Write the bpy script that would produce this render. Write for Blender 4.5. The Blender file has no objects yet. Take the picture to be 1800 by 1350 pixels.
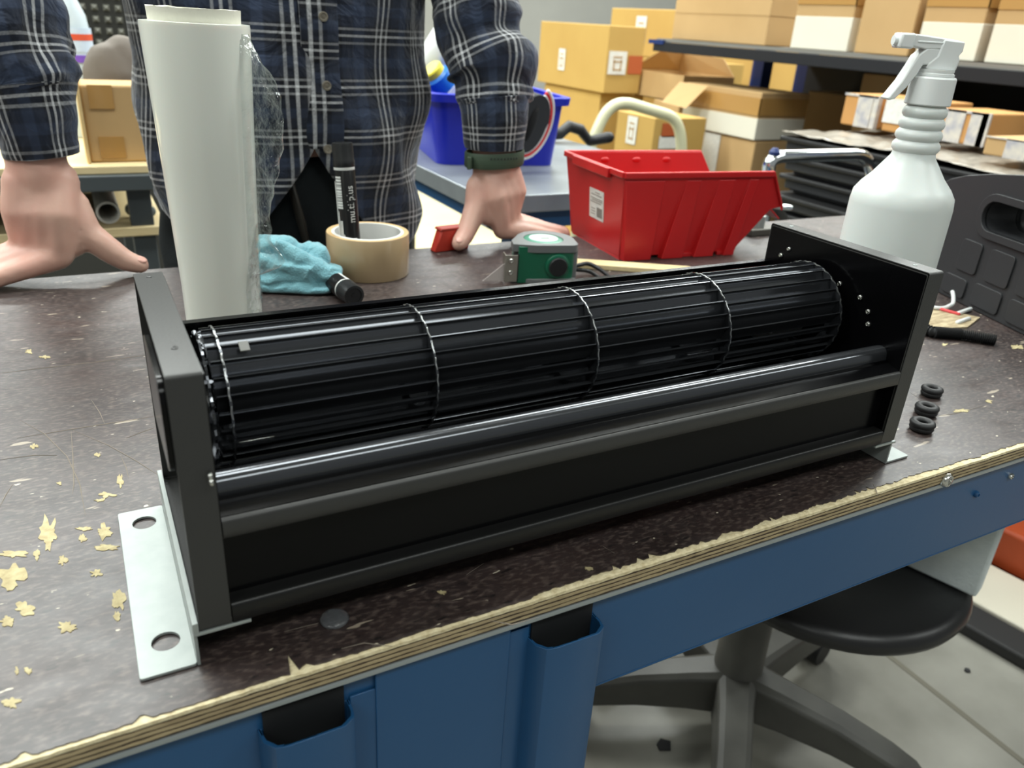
import bpy, bmesh, math, random
from mathutils import Vector, Matrix, noise
from mathutils.geometry import tessellate_polygon

# ------------------------------------------------------------------ camera, world, lights
# Everything below is laid out with the bench top at z = 0; at the very end every top-level
# object is raised by TOP so that the floor is z = 0.
TOP = 0.85
SC = bpy.context.scene
COL = SC.collection
RX, RY, RZ = Vector((0.8815, -0.4685, 0.059)), Vector((-0.1501, -0.3964, -0.9057)), Vector((0.4477, 0.7895, -0.4197))
CAM = Vector((-0.0331, -0.3204, 0.2976))
FPX = 1373.5

cd = bpy.data.cameras.new('camera')
cam = bpy.data.objects.new('camera', cd)
COL.objects.link(cam)
cam.matrix_world = Matrix(((RX.x, -RY.x, -RZ.x, CAM.x), (RX.y, -RY.y, -RZ.y, CAM.y), (RX.z, -RY.z, -RZ.z, CAM.z + TOP), (0, 0, 0, 1)))
cd.sensor_width = 36.0
cd.lens = FPX / 1800 * 36
cd.clip_start = 0.02
cd.dof.use_dof = True
cd.dof.focus_distance = 0.57
cd.dof.aperture_fstop = 10.0
SC.camera = cam

W = bpy.data.worlds.new('world')
SC.world = W
W.use_nodes = True
W.node_tree.nodes['Background'].inputs[0].default_value = (0.82, 0.86, 0.85, 1)
W.node_tree.nodes['Background'].inputs[1].default_value = 0.30

SC.view_settings.view_transform = 'Standard'
SC.view_settings.look = 'None'
SC.view_settings.gamma = 1
SC.view_settings.use_curve_mapping = False
SC.view_settings.exposure = 0.12
try:
    SC.cycles.use_denoising = True
    SC.cycles.max_bounces = 8
    SC.cycles.transparent_max_bounces = 12
    SC.cycles.caustics_reflective = False
    SC.cycles.caustics_refractive = False
except Exception:
    pass

def area(x, y, z, sx, sy, power, col=(0.95, 1.0, 0.97)):
    l = bpy.data.lights.new('strip_lamp', 'AREA')
    l.shape = 'RECTANGLE'; l.size = sx; l.size_y = sy; l.energy = power; l.color = col
    o = bpy.data.objects.new('strip_lamp', l)
    o.location = (x, y, z + TOP)
    COL.objects.link(o)
    return o
# rows of fluorescent panels under the hall ceiling
for lx in (-2.4, 0.0, 2.4, 4.8):
    for ly in (0.75, 2.6, 4.7):
        area(lx, ly, 2.3, 1.7, 0.50, 52 if ly < 1 else 80)
for lx in (-2.2, 0.6, 3.4):
    area(lx, -1.6, 2.3, 1.7, 0.50, 30)

# ------------------------------------------------------------------ helpers
def ray(u, v):
    return RX * ((u - 900) / FPX) + RY * ((v - 675) / FPX) + RZ
def onz(u, v, z=0.0):
    d = ray(u, v); return CAM + d * ((z - CAM.z) / d.z)
def ony(u, v, y):
    d = ray(u, v); return CAM + d * ((y - CAM.y) / d.y)
def onx(u, v, x):
    d = ray(u, v); return CAM + d * ((x - CAM.x) / d.x)

def lin(c):
    return tuple(((x / 255) / 12.92 if x / 255 <= 0.04045 else ((x / 255 + 0.055) / 1.055) ** 2.4) for x in c)

_M = {}
def mat(name, rgb, rough=0.5, metal=0.0, var=None, bump=None, coat=0.0, trans=0.0, sss=0.0, spec=0.5, sheen=0.0, stretch=(1, 1, 1), emit=0, ior=1.45):
    """Principled material; var=(scale, amount, rgb2) mottles the colour, bump=(scale, strength) adds fine relief."""
    if name in _M: return _M[name]
    m = bpy.data.materials.new(name); m.use_nodes = True
    nt = m.node_tree; b = nt.nodes['Principled BSDF']
    c = lin(rgb)
    b.inputs['Base Color'].default_value = (*c, 1)
    b.inputs['Roughness'].default_value = rough
    b.inputs['Metallic'].default_value = metal
    b.inputs['Specular IOR Level'].default_value = spec
    b.inputs['Coat Weight'].default_value = coat
    b.inputs['Transmission Weight'].default_value = trans
    b.inputs['IOR'].default_value = ior
    b.inputs['Subsurface Weight'].default_value = sss
    if sss: b.inputs['Subsurface Radius'].default_value = (0.012, 0.006, 0.004); b.inputs['Subsurface Scale'].default_value = 0.6
    b.inputs['Sheen Weight'].default_value = sheen
    if var or bump:
        tc = nt.nodes.new('ShaderNodeTexCoord'); mp = nt.nodes.new('ShaderNodeMapping')
        mp.inputs['Scale'].default_value = stretch
        nt.links.new(tc.outputs['Object'], mp.inputs[0])
    if var:
        n = nt.nodes.new('ShaderNodeTexNoise'); n.inputs['Scale'].default_value = var[0]; n.inputs['Detail'].default_value = 5
        nt.links.new(mp.outputs[0], n.inputs['Vector'])
        r = nt.nodes.new('ShaderNodeMapRange'); r.inputs[1].default_value = 0.35; r.inputs[2].default_value = 0.68
        r.inputs[4].default_value = var[1]
        nt.links.new(n.outputs[0], r.inputs[0])
        x = nt.nodes.new('ShaderNodeMix'); x.data_type = 'RGBA'
        x.inputs[6].default_value = (*c, 1); x.inputs[7].default_value = (*lin(var[2]), 1)
        nt.links.new(r.outputs[0], x.inputs[0]); nt.links.new(x.outputs[2], b.inputs['Base Color'])
    if bump:
        n = nt.nodes.new('ShaderNodeTexNoise'); n.inputs['Scale'].default_value = bump[0]; n.inputs['Detail'].default_value = 4
        nt.links.new(mp.outputs[0], n.inputs['Vector'])
        bp = nt.nodes.new('ShaderNodeBump'); bp.inputs['Strength'].default_value = bump[1]; bp.inputs['Distance'].default_value = 0.002
        nt.links.new(n.outputs[0], bp.inputs['Height']); nt.links.new(bp.outputs[0], b.inputs['Normal'])
    _M[name] = m
    return m

class MB:
    """Collects vertices and faces for one mesh object."""
    def __init__(s): s.v = []; s.f = []; s.uv = None
    def add(s, vs, fs):
        o = len(s.v); s.v += [Vector(a) for a in vs]; s.f += [[i + o for i in f] for f in fs]; return s
    def box(s, x0, x1, y0, y1, z0, z1, M=None):
        vs = [Vector((x, y, z)) for z in (z0, z1) for y in (y0, y1) for x in (x0, x1)]
        if M: vs = [M @ a for a in vs]
        return s.add(vs, [[0, 2, 3, 1], [4, 5, 7, 6], [0, 1, 5, 4], [2, 6, 7, 3], [0, 4, 6, 2], [1, 3, 7, 5]])
    def prism(s, outer, z0, z1, holes=(), M=None):
        """polygon (with holes) extruded from z0 to z1"""
        loops = [list(outer)] + [list(h) for h in holes]
        flat = [p for l in loops for p in l]; n = len(flat)
        tris = tessellate_polygon([[Vector((p[0], p[1], 0)) for p in l] for l in loops])
        vs = [Vector((p[0], p[1], z0)) for p in flat] + [Vector((p[0], p[1], z1)) for p in flat]
        fs = []
        for t in tris:
            a, b, c = t
            cr = (flat[b][0] - flat[a][0]) * (flat[c][1] - flat[a][1]) - (flat[b][1] - flat[a][1]) * (flat[c][0] - flat[a][0])
            if cr < 0: a, c = c, a
            fs += [[c, b, a], [a + n, b + n, c + n]]
        o = 0
        for k, l in enumerate(loops):
            m = len(l); ar = sum(l[i][0] * l[(i + 1) % m][1] - l[(i + 1) % m][0] * l[i][1] for i in range(m))
            ccw = (ar > 0) == (k == 0)
            for i in range(m):
                j = (i + 1) % m
                q = [o + i, o + j, o + j + n, o + i + n]
                fs.append(q if ccw else q[::-1])
            o += m
        if M: vs = [M @ a for a in vs]
        return s.add(vs, fs)
    def loft(s, rings, caps=True, closed=True):
        n = len(rings[0]); vs = [p for r in rings for p in r]; fs = []
        for i in range(len(rings) - 1):
            for j in range(n if closed else n - 1):
                k = (j + 1) % n
                fs.append([i * n + j, i * n + k, (i + 1) * n + k, (i + 1) * n + j])
        if caps and closed:
            fs.append(list(range(n))[::-1]); fs.append([(len(rings) - 1) * n + j for j in range(n)])
        return s.add(vs, fs)
    def tube(s, pts, rad, n=10, caps=True, round_caps=False, sy=1.0, up=None):
        pts = [Vector(p) for p in pts]
        if not isinstance(rad, (list, tuple)): rad = [rad] * len(pts)
        rad = list(rad)
        if round_caps:
            d0 = (pts[0] - pts[1]).normalized(); d1 = (pts[-1] - pts[-2]).normalized()
            pre = [(pts[0] + d0 * rad[0] * math.sin(a), rad[0] * math.cos(a)) for a in (1.45, 1.1, 0.6)]
            post = [(pts[-1] + d1 * rad[-1] * math.sin(a), rad[-1] * math.cos(a)) for a in (0.6, 1.1, 1.45)]
            pts = [p for p, r in pre] + pts + [p for p, r in post]; rad = [r for p, r in pre] + rad + [r for p, r in post]
        rings = []; u = Vector(up) if up else None
        for i, p in enumerate(pts):
            t = (pts[min(i + 1, len(pts) - 1)] - pts[max(i - 1, 0)]).normalized()
            if u is None:
                u = Vector((0, 0, 1)) if abs(t.z) < 0.9 else Vector((1, 0, 0))
            u = (u - t * u.dot(t)).normalized(); w = t.cross(u)
            rings.append([p + u * (rad[i] * sy * math.cos(2 * math.pi * k / n)) + w * (rad[i] * math.sin(2 * math.pi * k / n)) for k in range(n)])
        return s.loft(rings, caps)
    def lathe(s, prof, n=24, M=None, caps=True):
        rings = [[Vector((r * math.cos(2 * math.pi * k / n), r * math.sin(2 * math.pi * k / n), z)) for k in range(n)] for r, z in prof]
        if M: rings = [[M @ p for p in r] for r in rings]
        return s.loft(rings, caps)
    def torus(s, R, r, n=24, m=10, M=None, sz=1.0):
        vs = []; fs = []
        for i in range(n):
            a = 2 * math.pi * i / n
            for j in range(m):
                b = 2 * math.pi * j / m
                p = Vector(((R + r * math.cos(b)) * math.cos(a), (R + r * math.cos(b)) * math.sin(a), r * sz * math.sin(b)))
                vs.append(M @ p if M else p)
                fs.append([i * m + j, ((i + 1) % n) * m + j, ((i + 1) % n) * m + (j + 1) % m, i * m + (j + 1) % m])
        return s.add(vs, fs)
    def ball(s, c, r, n=12, sc=(1, 1, 1), M=None):
        c = Vector(c); k = n // 2
        prof = [(max(1e-4, math.sin(math.pi * i / k)), -math.cos(math.pi * i / k)) for i in range(k + 1)]
        T = Matrix.Translation(c) @ (M if M else Matrix()) @ Matrix.Diagonal((r * sc[0], r * sc[1], r * sc[2], 1))
        return s.lathe(prof, n, T)
    def mesh(s, name='mesh'):
        me = bpy.data.meshes.new(name)
        me.from_pydata([tuple(a) for a in s.v], [], s.f); me.update()
        if s.uv:
            l = me.uv_layers.new(name='UVMap')
            for lp in me.loops: l.data[lp.index].uv = s.uv[lp.vertex_index]
        return me
    def build(s, name, m, parent=None, smooth=35, bevel=0.0, seg=2, at=None):
        me = s.mesh(name)
        return link(name, me, m, parent, smooth, bevel, seg, at)

def link(name, me, m, parent=None, smooth=35, bevel=0.0, seg=2, at=None):
    o = bpy.data.objects.new(name, me)
    if m and not me.materials: me.materials.append(m)
    if smooth:
        me.polygons.foreach_set('use_smooth', [True] * len(me.polygons))
        if smooth < 180: me.set_sharp_from_angle(angle=math.radians(smooth))
    if bevel:
        b = o.modifiers.new('bevel', 'BEVEL'); b.width = bevel; b.segments = seg; b.limit_method = 'ANGLE'; b.angle_limit = math.radians(40)
        b.harden_normals = False
    COL.objects.link(o)
    if parent: o.parent = parent
    if at: o.location = at
    return o

def tag(o, label, cat=None, group=None, kind=None):
    if label: o['label'] = label
    if cat: o['category'] = cat
    if group: o['group'] = group
    if kind: o['kind'] = kind
    return o
def thing(name, label, cat, loc=(0, 0, 0), group=None, rz=0.0):
    o = bpy.data.objects.new(name, None); o.empty_display_size = 0.05
    o.location = loc; o.rotation_euler = (0, 0, rz)
    COL.objects.link(o)
    return tag(o, label, cat, group)
def struct(o): o['kind'] = 'structure'; return o
def copy_tree(o, parent=None):
    c = o.copy(); COL.objects.link(c)
    if parent: c.parent = parent
    for ch in list(o.children): copy_tree(ch, c)
    return c

def remesh(mb, voxel, smooth_iter=4, disp=None):
    """joins everything in mb into one continuous skin"""
    me = mb.mesh('tmp'); o = bpy.data.objects.new('tmp', me); COL.objects.link(o)
    r = o.modifiers.new('r', 'REMESH'); r.mode = 'VOXEL'; r.voxel_size = voxel
    if smooth_iter:
        sm = o.modifiers.new('s', 'SMOOTH'); sm.factor = 0.5; sm.iterations = smooth_iter
    dg = bpy.context.evaluated_depsgraph_get()
    out = bpy.data.meshes.new_from_object(o.evaluated_get(dg))
    bpy.data.objects.remove(o); bpy.data.meshes.remove(me)
    if disp:
        for v in out.vertices: v.co = disp(v.co)
        out.update()
    return out
def fbm(p, s, k=0):
    return noise.noise(Vector(p) * s + Vector((k * 7.3, k * 3.1, k * 5.7)))
def circle(cx, cy, r, n=20, ry=None):
    return [(cx + r * math.cos(2 * math.pi * i / n), cy + (ry or r) * math.sin(2 * math.pi * i / n)) for i in range(n)]
def rrect(x0, x1, y0, y1, r, n=5):
    o = []
    for cx, cy, a0 in ((x1 - r, y1 - r, 0), (x0 + r, y1 - r, 90), (x0 + r, y0 + r, 180), (x1 - r, y0 + r, 270)):
        for i in range(n + 1):
            a = math.radians(a0 + 90 * i / n); o.append((cx + r * math.cos(a), cy + r * math.sin(a)))
    return o
def arc(pts_in, r, n=6):
    """round the inner corners of a 3D polyline"""
    P = [Vector(p) for p in pts_in]; out = [P[0]]
    for i in range(1, len(P) - 1):
        a = (P[i - 1] - P[i]); b = (P[i + 1] - P[i]); rr = min(r, a.length * 0.48, b.length * 0.48)
        p0 = P[i] + a.normalized() * rr; p2 = P[i] + b.normalized() * rr
        for k in range(n + 1):
            t = k / n; out.append(p0 * (1 - t) ** 2 + P[i] * 2 * t * (1 - t) + p2 * t * t)
    out.append(P[-1]); return out
def text_mesh(s, size, extrude=0.0001):
    c = bpy.data.curves.new('t', 'FONT'); c.body = s; c.size = size; c.extrude = extrude; c.align_x = 'CENTER'; c.align_y = 'CENTER'
    o = bpy.data.objects.new('t', c); COL.objects.link(o)
    dg = bpy.context.evaluated_depsgraph_get()
    me = bpy.data.meshes.new_from_object(o.evaluated_get(dg))
    bpy.data.objects.remove(o); bpy.data.curves.remove(c)
    return me
PI = math.pi
R_ = random.Random(7)

# ------------------------------------------------------------------ materials
BLACK = mat('black powder coated steel', (5, 5, 6), 0.20, 0, bump=(900, 0.02), spec=0.22)
BLACK_STRIP = mat('black satin steel strip', (20, 20, 20), 0.35, 0, bump=(800, 0.03), spec=0.4)
BLACK_LIT = mat('black powder coat lit tone', (54, 54, 53), 0.40, 0, bump=(700, 0.06), spec=0.5)  # same black coat, lightened: light falling on the flanges is in the colour
BLADE = mat('black anodised blade', (84, 86, 90), 0.18, 0.8, spec=0.6)
EDGE = mat('bright worn metal edge', (150, 152, 152), 0.35, 1.0)
GALV = mat('galvanised steel', (164, 170, 167), 0.46, 0.35, var=(120, 0.5, (150, 157, 155)), bump=(200, 0.03))
STEEL = mat('bright screw steel', (205, 205, 200), 0.22, 1.0)
CHROME = mat('chrome tube', (225, 230, 232), 0.12, 1.0)
BLUE = mat('blue painted steel', (30, 76, 118), 0.34, 0, var=(6, 0.5, (38, 84, 126)), bump=(60, 0.05), spec=0.5)
BLUE_DK = mat('dark blue painted steel', (22, 44, 98), 0.4)
CARD = mat('tan cardboard', (184, 152, 106), 0.8, var=(5, 0.4, (168, 136, 90)), bump=(120, 0.08))
CARD_Y = mat('yellow brown cardboard', (186, 152, 84), 0.78, var=(4, 0.4, (172, 136, 72)), bump=(120, 0.08))
CARD_W = mat('white printed cardboard', (216, 212, 196), 0.7, var=(5, 0.3, (200, 197, 184)))
CARD_O = mat('orange brown cardboard', (192, 142, 84), 0.75, var=(6, 0.4, (176, 128, 74)))
TAPE_BR = mat('brown packing tape', (172, 132, 76), 0.25, coat=0.4)
LABEL = mat('white paper label', (222, 222, 216), 0.6, var=(90, 0.5, (190, 190, 186)))
INK = mat('dark print', (40, 40, 42), 0.6)
GREY_INK = mat('grey print', (140, 136, 130), 0.6)
RED_INK = mat('red brown print', (170, 84, 44), 0.6)
RUBBER = mat('black rubber', (28, 28, 29), 0.5, bump=(300, 0.05))
PLASTIC_BK = mat('black moulded plastic', (44, 45, 47), 0.48, bump=(900, 0.12))
PLASTIC_GY = mat('dark grey moulded plastic', (66, 66, 63), 0.5, bump=(400, 0.08))
RED = mat('red polypropylene', (196, 34, 36), 0.32, sss=0.0, spec=0.6, var=(9, 0.3, (184, 28, 32)))
WHITE_PL = mat('white plastic', (222, 225, 224), 0.32, sss=0.05)
BOTTLE = mat('milky white plastic', (212, 217, 214), 0.36, sss=0.15, var=(14, 0.25, (204, 210, 206)))
CREAM_WOOD = mat('pale pine wood', (226, 206, 160), 0.6, var=(30, 0.5, (206, 182, 132)), stretch=(1, 12, 12))
SKIN = mat('skin', (214, 174, 157), 0.45, sss=0.15, var=(22, 0.7, (206, 152, 138)), bump=(160, 0.12))
NAIL = mat('finger nail', (222, 172, 158), 0.3, sss=0.1)

# ------------------------------------------------------------------ setting
def floor_material():
    m = bpy.data.materials.new('painted concrete floor'); m.use_nodes = True; nt = m.node_tree; b = nt.nodes['Principled BSDF']
    tc = nt.nodes.new('ShaderNodeTexCoord')
    n = nt.nodes.new('ShaderNodeTexNoise'); n.inputs['Scale'].default_value = 3.0; n.inputs['Detail'].default_value = 6
    nt.links.new(tc.outputs['Object'], n.inputs['Vector'])
    r = nt.nodes.new('ShaderNodeValToRGB'); r.color_ramp.elements[0].position = 0.35; r.color_ramp.elements[1].position = 0.7
    r.color_ramp.elements[0].color = (*lin((112, 110, 101)), 1); r.color_ramp.elements[1].color = (*lin((158, 156, 147)), 1)
    nt.links.new(n.outputs[0], r.inputs[0]); nt.links.new(r.outputs[0], b.inputs['Base Color'])
    b.inputs['Roughness'].default_value = 0.38
    return m
struct(MB().box(-5, 8, -4, 8, -TOP - 0.1, -TOP).build('floor', floor_material(), smooth=0))
struct(MB().box(-5, 8, 7.0, 7.1, -TOP, 3.2).build('wall_back', mat('grey wall paint', (150, 150, 145), 0.8, var=(2, 0.4, (130, 130, 126))), smooth=0))
struct(MB().box(-5.1, -5, -4, 8, -TOP, 3.2).build('wall_left', mat('pale wall paint', (170, 170, 164), 0.8, var=(2, 0.4, (150, 150, 146))), smooth=0))
struct(MB().box(8, 8.1, -4, 8, -TOP, 3.2).build('wall_right', mat('grey wall paint', (150, 150, 145), 0.8), smooth=0))
struct(MB().box(-5, 8, -4, 8, 2.6, 2.7).build('ceiling', mat('ceiling paint', (176, 178, 174), 0.8, var=(2, 0.4, (160, 162, 160))), smooth=0))
# pale walkway and saw cuts in the floor
struct(MB().box(0.9, 2.1, 1.9, 7, -TOP, -TOP + 0.0015).build('trim_1', mat('cream floor paint', (226, 212, 168), 0.45, var=(4, 0.4, (210, 196, 150))), smooth=0))
cut = MB()
for (a, b) in (((1.30, 0.41), (1.30, -0.3)), ((1.30, 0.41), (1.30, 1.6)), ((0.2, 0.62), (0.75, 0.60))):
    d = Vector((b[0] - a[0], b[1] - a[1], 0)).normalized(); s = Vector((-d.y, d.x, 0)) * 0.006
    A = Vector((*a, -TOP)); B = Vector((*b, -TOP))
    cut.add([A + s, A - s, B - s, B + s, A + s + Vector((0, 0, .001)), A - s + Vector((0, 0, .001)), B - s + Vector((0, 0, .001)), B + s + Vector((0, 0, .001))],
            [[0, 1, 2, 3], [7, 6, 5, 4], [0, 4, 5, 1], [1, 5, 6, 2], [2, 6, 7, 3], [3, 7, 4, 0]])
struct(cut.build('trim_2', mat('floor joint filler', (108, 104, 92), 0.7), smooth=0))

# ------------------------------------------------------------------ workbench
def film_material():
    m = bpy.data.materials.new('scuffed dark phenolic film'); m.use_nodes = True; nt = m.node_tree; b = nt.nodes['Principled BSDF']
    L = nt.links.new
    tc = nt.nodes.new('ShaderNodeTexCoord')
    def noise_node(scale, stretch, detail=4):
        mp = nt.nodes.new('ShaderNodeMapping'); mp.inputs['Scale'].default_value = stretch
        L(tc.outputs['Object'], mp.inputs[0])
        n = nt.nodes.new('ShaderNodeTexNoise'); n.inputs['Scale'].default_value = scale; n.inputs['Detail'].default_value = detail
        L(mp.outputs[0], n.inputs['Vector']); return n.outputs[0]
    def ramp(src, a, b_):
        r = nt.nodes.new('ShaderNodeMapRange'); r.inputs[1].default_value = a; r.inputs[2].default_value = b_
        L(src, r.inputs[0]); return r.outputs[0]
    def mix(f, A, B):
        x = nt.nodes.new('ShaderNodeMix'); x.data_type = 'RGBA'
        if hasattr(f, 'links'): L(f, x.inputs[0])
        else: x.inputs[0].default_value = f
        for k, c in ((6, A), (7, B)):
            if hasattr(c, 'links'): L(c, x.inputs[k])
            else: x.inputs[k].default_value = (*c, 1)
        return x.outputs[2]
    col = mix(ramp(noise_node(9, (1, 2, 1)), 0.35, 0.7), lin((40, 31, 30)), lin((58, 46, 44)))
    col = mix(ramp(noise_node(170, (1, 2.2, 1), 3), 0.48, 0.76), col, lin((96, 83, 77)))       # scuffed grain
    col = mix(ramp(noise_node(90, (0.9, 2.6, 1), 3), 0.60, 0.70), col, lin((26, 20, 20)))
    sp = ramp(noise_node(120, (0.7, 1.6, 1), 2), 0.722, 0.742)                                 # small pale nicks
    col = mix(sp, col, lin((196, 186, 166)))
    sp2 = ramp(noise_node(46, (0.5, 2.4, 1), 3), 0.69, 0.71)
    col = mix(sp2, col, lin((150, 138, 122)))
    L(col, b.inputs['Base Color']); b.inputs['Specular IOR Level'].default_value = 0.9
    rg = ramp(noise_node(30, (1, 2, 1)), 0.2, 0.8)
    r2 = nt.nodes.new('ShaderNodeMapRange'); r2.inputs[3].default_value = 0.34; r2.inputs[4].default_value = 0.54
    L(rg, r2.inputs[0]); L(r2.outputs[0], b.inputs['Roughness'])
    bp = nt.nodes.new('ShaderNodeBump'); bp.inputs['Strength'].default_value = 0.12; bp.inputs['Distance'].default_value = 0.001
    L(noise_node(260, (1, 3, 1)), bp.inputs['Height']); L(bp.outputs[0], b.inputs['Normal'])
    return m
FILM = film_material()
YE = -0.0235                                       # front edge of the bench
YB = 0.688
def xr(y): return 1.50                              # right-hand end
XL = -0.75
bench = thing('workbench', 'blue steel workbench with a scuffed dark plywood top and chipped front edge', 'workbench', (0, 0, 0))
# film: front boundary chipped away
edge = []
x = XL; rr = random.Random(3)
while x < xr(YE):
    big = 0.5 + 0.5 * noise.noise(Vector((x * 9, 3, 0)))
    amt = 0.0062 if x > 0.16 else (0.0016 + 0.007 * max(0, noise.noise(Vector((x * 28, 9, 0))) - 0.12))
    d = 0.0004 + amt * (0.55 + 0.7 * big) * (0.6 + 0.55 * noise.noise(Vector((x * 60, 1, 0))) + 0.4 * noise.noise(Vector((x * 260, 5, 0)))) 
    if rr.random() < 0.02: d += 0.004
    edge.append((x, YE + 0.0006 + max(0.0, d) + rr.uniform(0, 0.0006)))
    x += rr.uniform(0.0012, 0.0030)
for (cx, dd, ww) in ((0.0235, 0.016, 0.0022), (0.030, 0.006, 0.008), (0.247, 0.012, 0.003), (-0.045, 0.006, 0.006), (-0.092, 0.006, 0.005), (0.12, 0.004, .004)):
    edge = [(px, max(py, YE + dd * max(0, 1 - abs(px - cx) / ww))) for px, py in edge]
outer = edge + [(xr(YE), YE + 0.003), (xr(YB), YB), (XL, YB)]
MB().prism(outer, -0.0007, 0.0).build('top_film', FILM, bench, smooth=0)
PLYL = mat('pale birch ply', (180, 162, 126), 0.75, var=(60, 0.6, (140, 122, 92)), bump=(400, 0.4), stretch=(1, 4, 4))
PLYC = mat('torn pale ply face', (232, 219, 182), 0.8, var=(260, 0.8, (196, 178, 136)), bump=(500, 0.6))
PLYD = mat('dark glue line ply', (74, 62, 48), 0.8, var=(60, 0.6, (52, 42, 32)), bump=(400, 0.3), stretch=(1, 4, 4))
def ply_layer(z0, z1, m, off, seed):
    e = []; x = XL
    while x < xr(YE):
        e.append((x, YE + off + 0.0005 * noise.noise(Vector((x * 150, seed, 0))) + 0.0004 * noise.noise(Vector((x * 30, seed, 3)))))
        x += 0.004
    o = e + [(xr(YE), YE + off), (xr(YB), YB), (XL, YB)]
    return MB().prism(o, z0, z1).build('ply', m, bench, smooth=0)
zz = -0.0007
for k, (t, m, off) in enumerate(((0.0022, PLYC, 0.0), (0.0013, PLYD, 0.0005), (0.0017, PLYL, 0.0), (0.0013, PLYD, 0.0004), (0.0017, PLYL, 0.0), (0.0013, PLYD, 0.0004), (0.0016, PLYL, 0.0), (0.0012, PLYD, 0.0004))):
    ply_layer(zz - t, zz, m, off, k * 3.7); zz -= t
ZL = zz                                            # underside of the plywood, about -13 mm
LIP = mat('bare aluminium lip', (176, 184, 188), 0.32, 0.8)
MB().box(XL, xr(YE), YE - 0.0008, YE + 0.012, ZL - 0.0034, ZL).build('metal_lip', LIP, bench, smooth=0, bevel=0.0006)
AY = YE + 0.0075                                   # front face of the apron
MB().box(XL, xr(YE) - 0.004, AY, AY + 0.0025, -0.098, ZL - 0.003).box(XL, xr(YE) - 0.004, AY, AY + 0.03, -0.100, -0.098).box(XL, xr(YE) - 0.004, AY, AY + 0.03, ZL - 0.0055, ZL - 0.003).build('apron', BLUE, bench, smooth=0, bevel=0.0008)
MB().box(xr(0.3) - 0.09, xr(0.3) - 0.087, AY + 0.003, YB - 0.02, -0.1, ZL).build('apron', BLUE, bench, smooth=0)
MB().box(XL, xr(YB) - 0.02, YB - 0.022, YB - 0.02, -0.1, ZL).build('apron', BLUE, bench, smooth=0)
# front leg: two square uprights with open tops either side of a flat panel
def leg_tube(xa, xb, top):
    w = 0.0016; yo = AY - 0.0165
    outl = [(xa, AY), (xa + 0.0015, yo + 0.007), (xa + 0.006, yo + 0.0015), (xa + 0.012, yo), (xb - 0.007, yo), (xb - 0.001, yo + 0.004), (xb, yo + 0.009), (xb, AY)]
    c = ((xa + xb) / 2, (AY + yo) / 2)
    inn = [(px + w * (1 if px < c[0] else -1), py + (w if py < c[1] else -0.0003)) for px, py in outl]
    return MB().prism(outl, -TOP, top, holes=[inn])
TUBE_SHADE = mat('dark tube shade', (20, 22, 24), 0.7)  # dark sheets added inside the open tubes, standing in for the shade there
def leg_shade(xa, xb, top):
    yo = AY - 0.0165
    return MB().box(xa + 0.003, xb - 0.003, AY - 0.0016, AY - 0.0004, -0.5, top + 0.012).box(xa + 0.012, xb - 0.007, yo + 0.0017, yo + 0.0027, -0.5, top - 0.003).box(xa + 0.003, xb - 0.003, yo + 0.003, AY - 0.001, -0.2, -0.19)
leg_shade(0.004, 0.052, -0.036).build('leg_shade', TUBE_SHADE, bench, smooth=0)
leg_shade(0.160, 0.209, -0.0335).build('leg_shade', TUBE_SHADE, bench, smooth=0)
leg = leg_tube(0.004, 0.052, -0.036).build('leg', BLUE, bench, bevel=0.0005)
leg2 = leg_tube(0.160, 0.209, -0.0335).build('leg', BLUE, bench, bevel=0.0005)
MB().box(0.066, 0.148, AY - 0.003, AY - 0.0005, -TOP, ZL - 0.006).build('leg_panel', BLUE, bench, bevel=0.0006)
MB().box(0.052, 0.0665, AY - 0.002, AY - 0.0005, -TOP, ZL - 0.02).box(0.1475, 0.161, AY - 0.002, AY - 0.0005, -TOP, ZL - 0.012).build('leg_web', BLUE, bench, bevel=0.0005)
for (lx, ly) in ((0.02, YB - 0.09), (0.17, YB - 0.09), (-0.70, 0.02), (-0.70, YB - 0.09), (1.44, 0.02), (1.44, YB - 0.09)):
    MB().box(lx, lx + 0.045, ly, ly + 0.045, -TOP, -0.1).build('leg', BLUE, bench, bevel=0.001)
# fasteners on the front edge and the apron
def screw_head(c, d, r, name, m, parent, h=0.0025):
    d = Vector(d).normalized()
    M = Matrix.Translation(Vector(c)) @ d.to_track_quat('Z', 'Y').to_matrix().to_4x4()
    mb = MB().lathe([(r, 0), (r, h * 0.4), (r * 0.8, h * 0.85), (r * 0.45, h), (r * 0.40, h * 0.6), (0.0001, h * 0.55)], 14, M)
    return mb.build(name, m, parent)
screw_head(ony(1662, 843, YE), (0, -1, 0), 0.0062, 'button_screw', STEEL, bench, 0.004)
for (u, v) in ((1775, 836), (1715, 868)):
    screw_head(ony(u, v, AY), (0, -1, 0), 0.003, 'bolt', STEEL if u > 1750 else BLUE, bench, 0.003)
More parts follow.
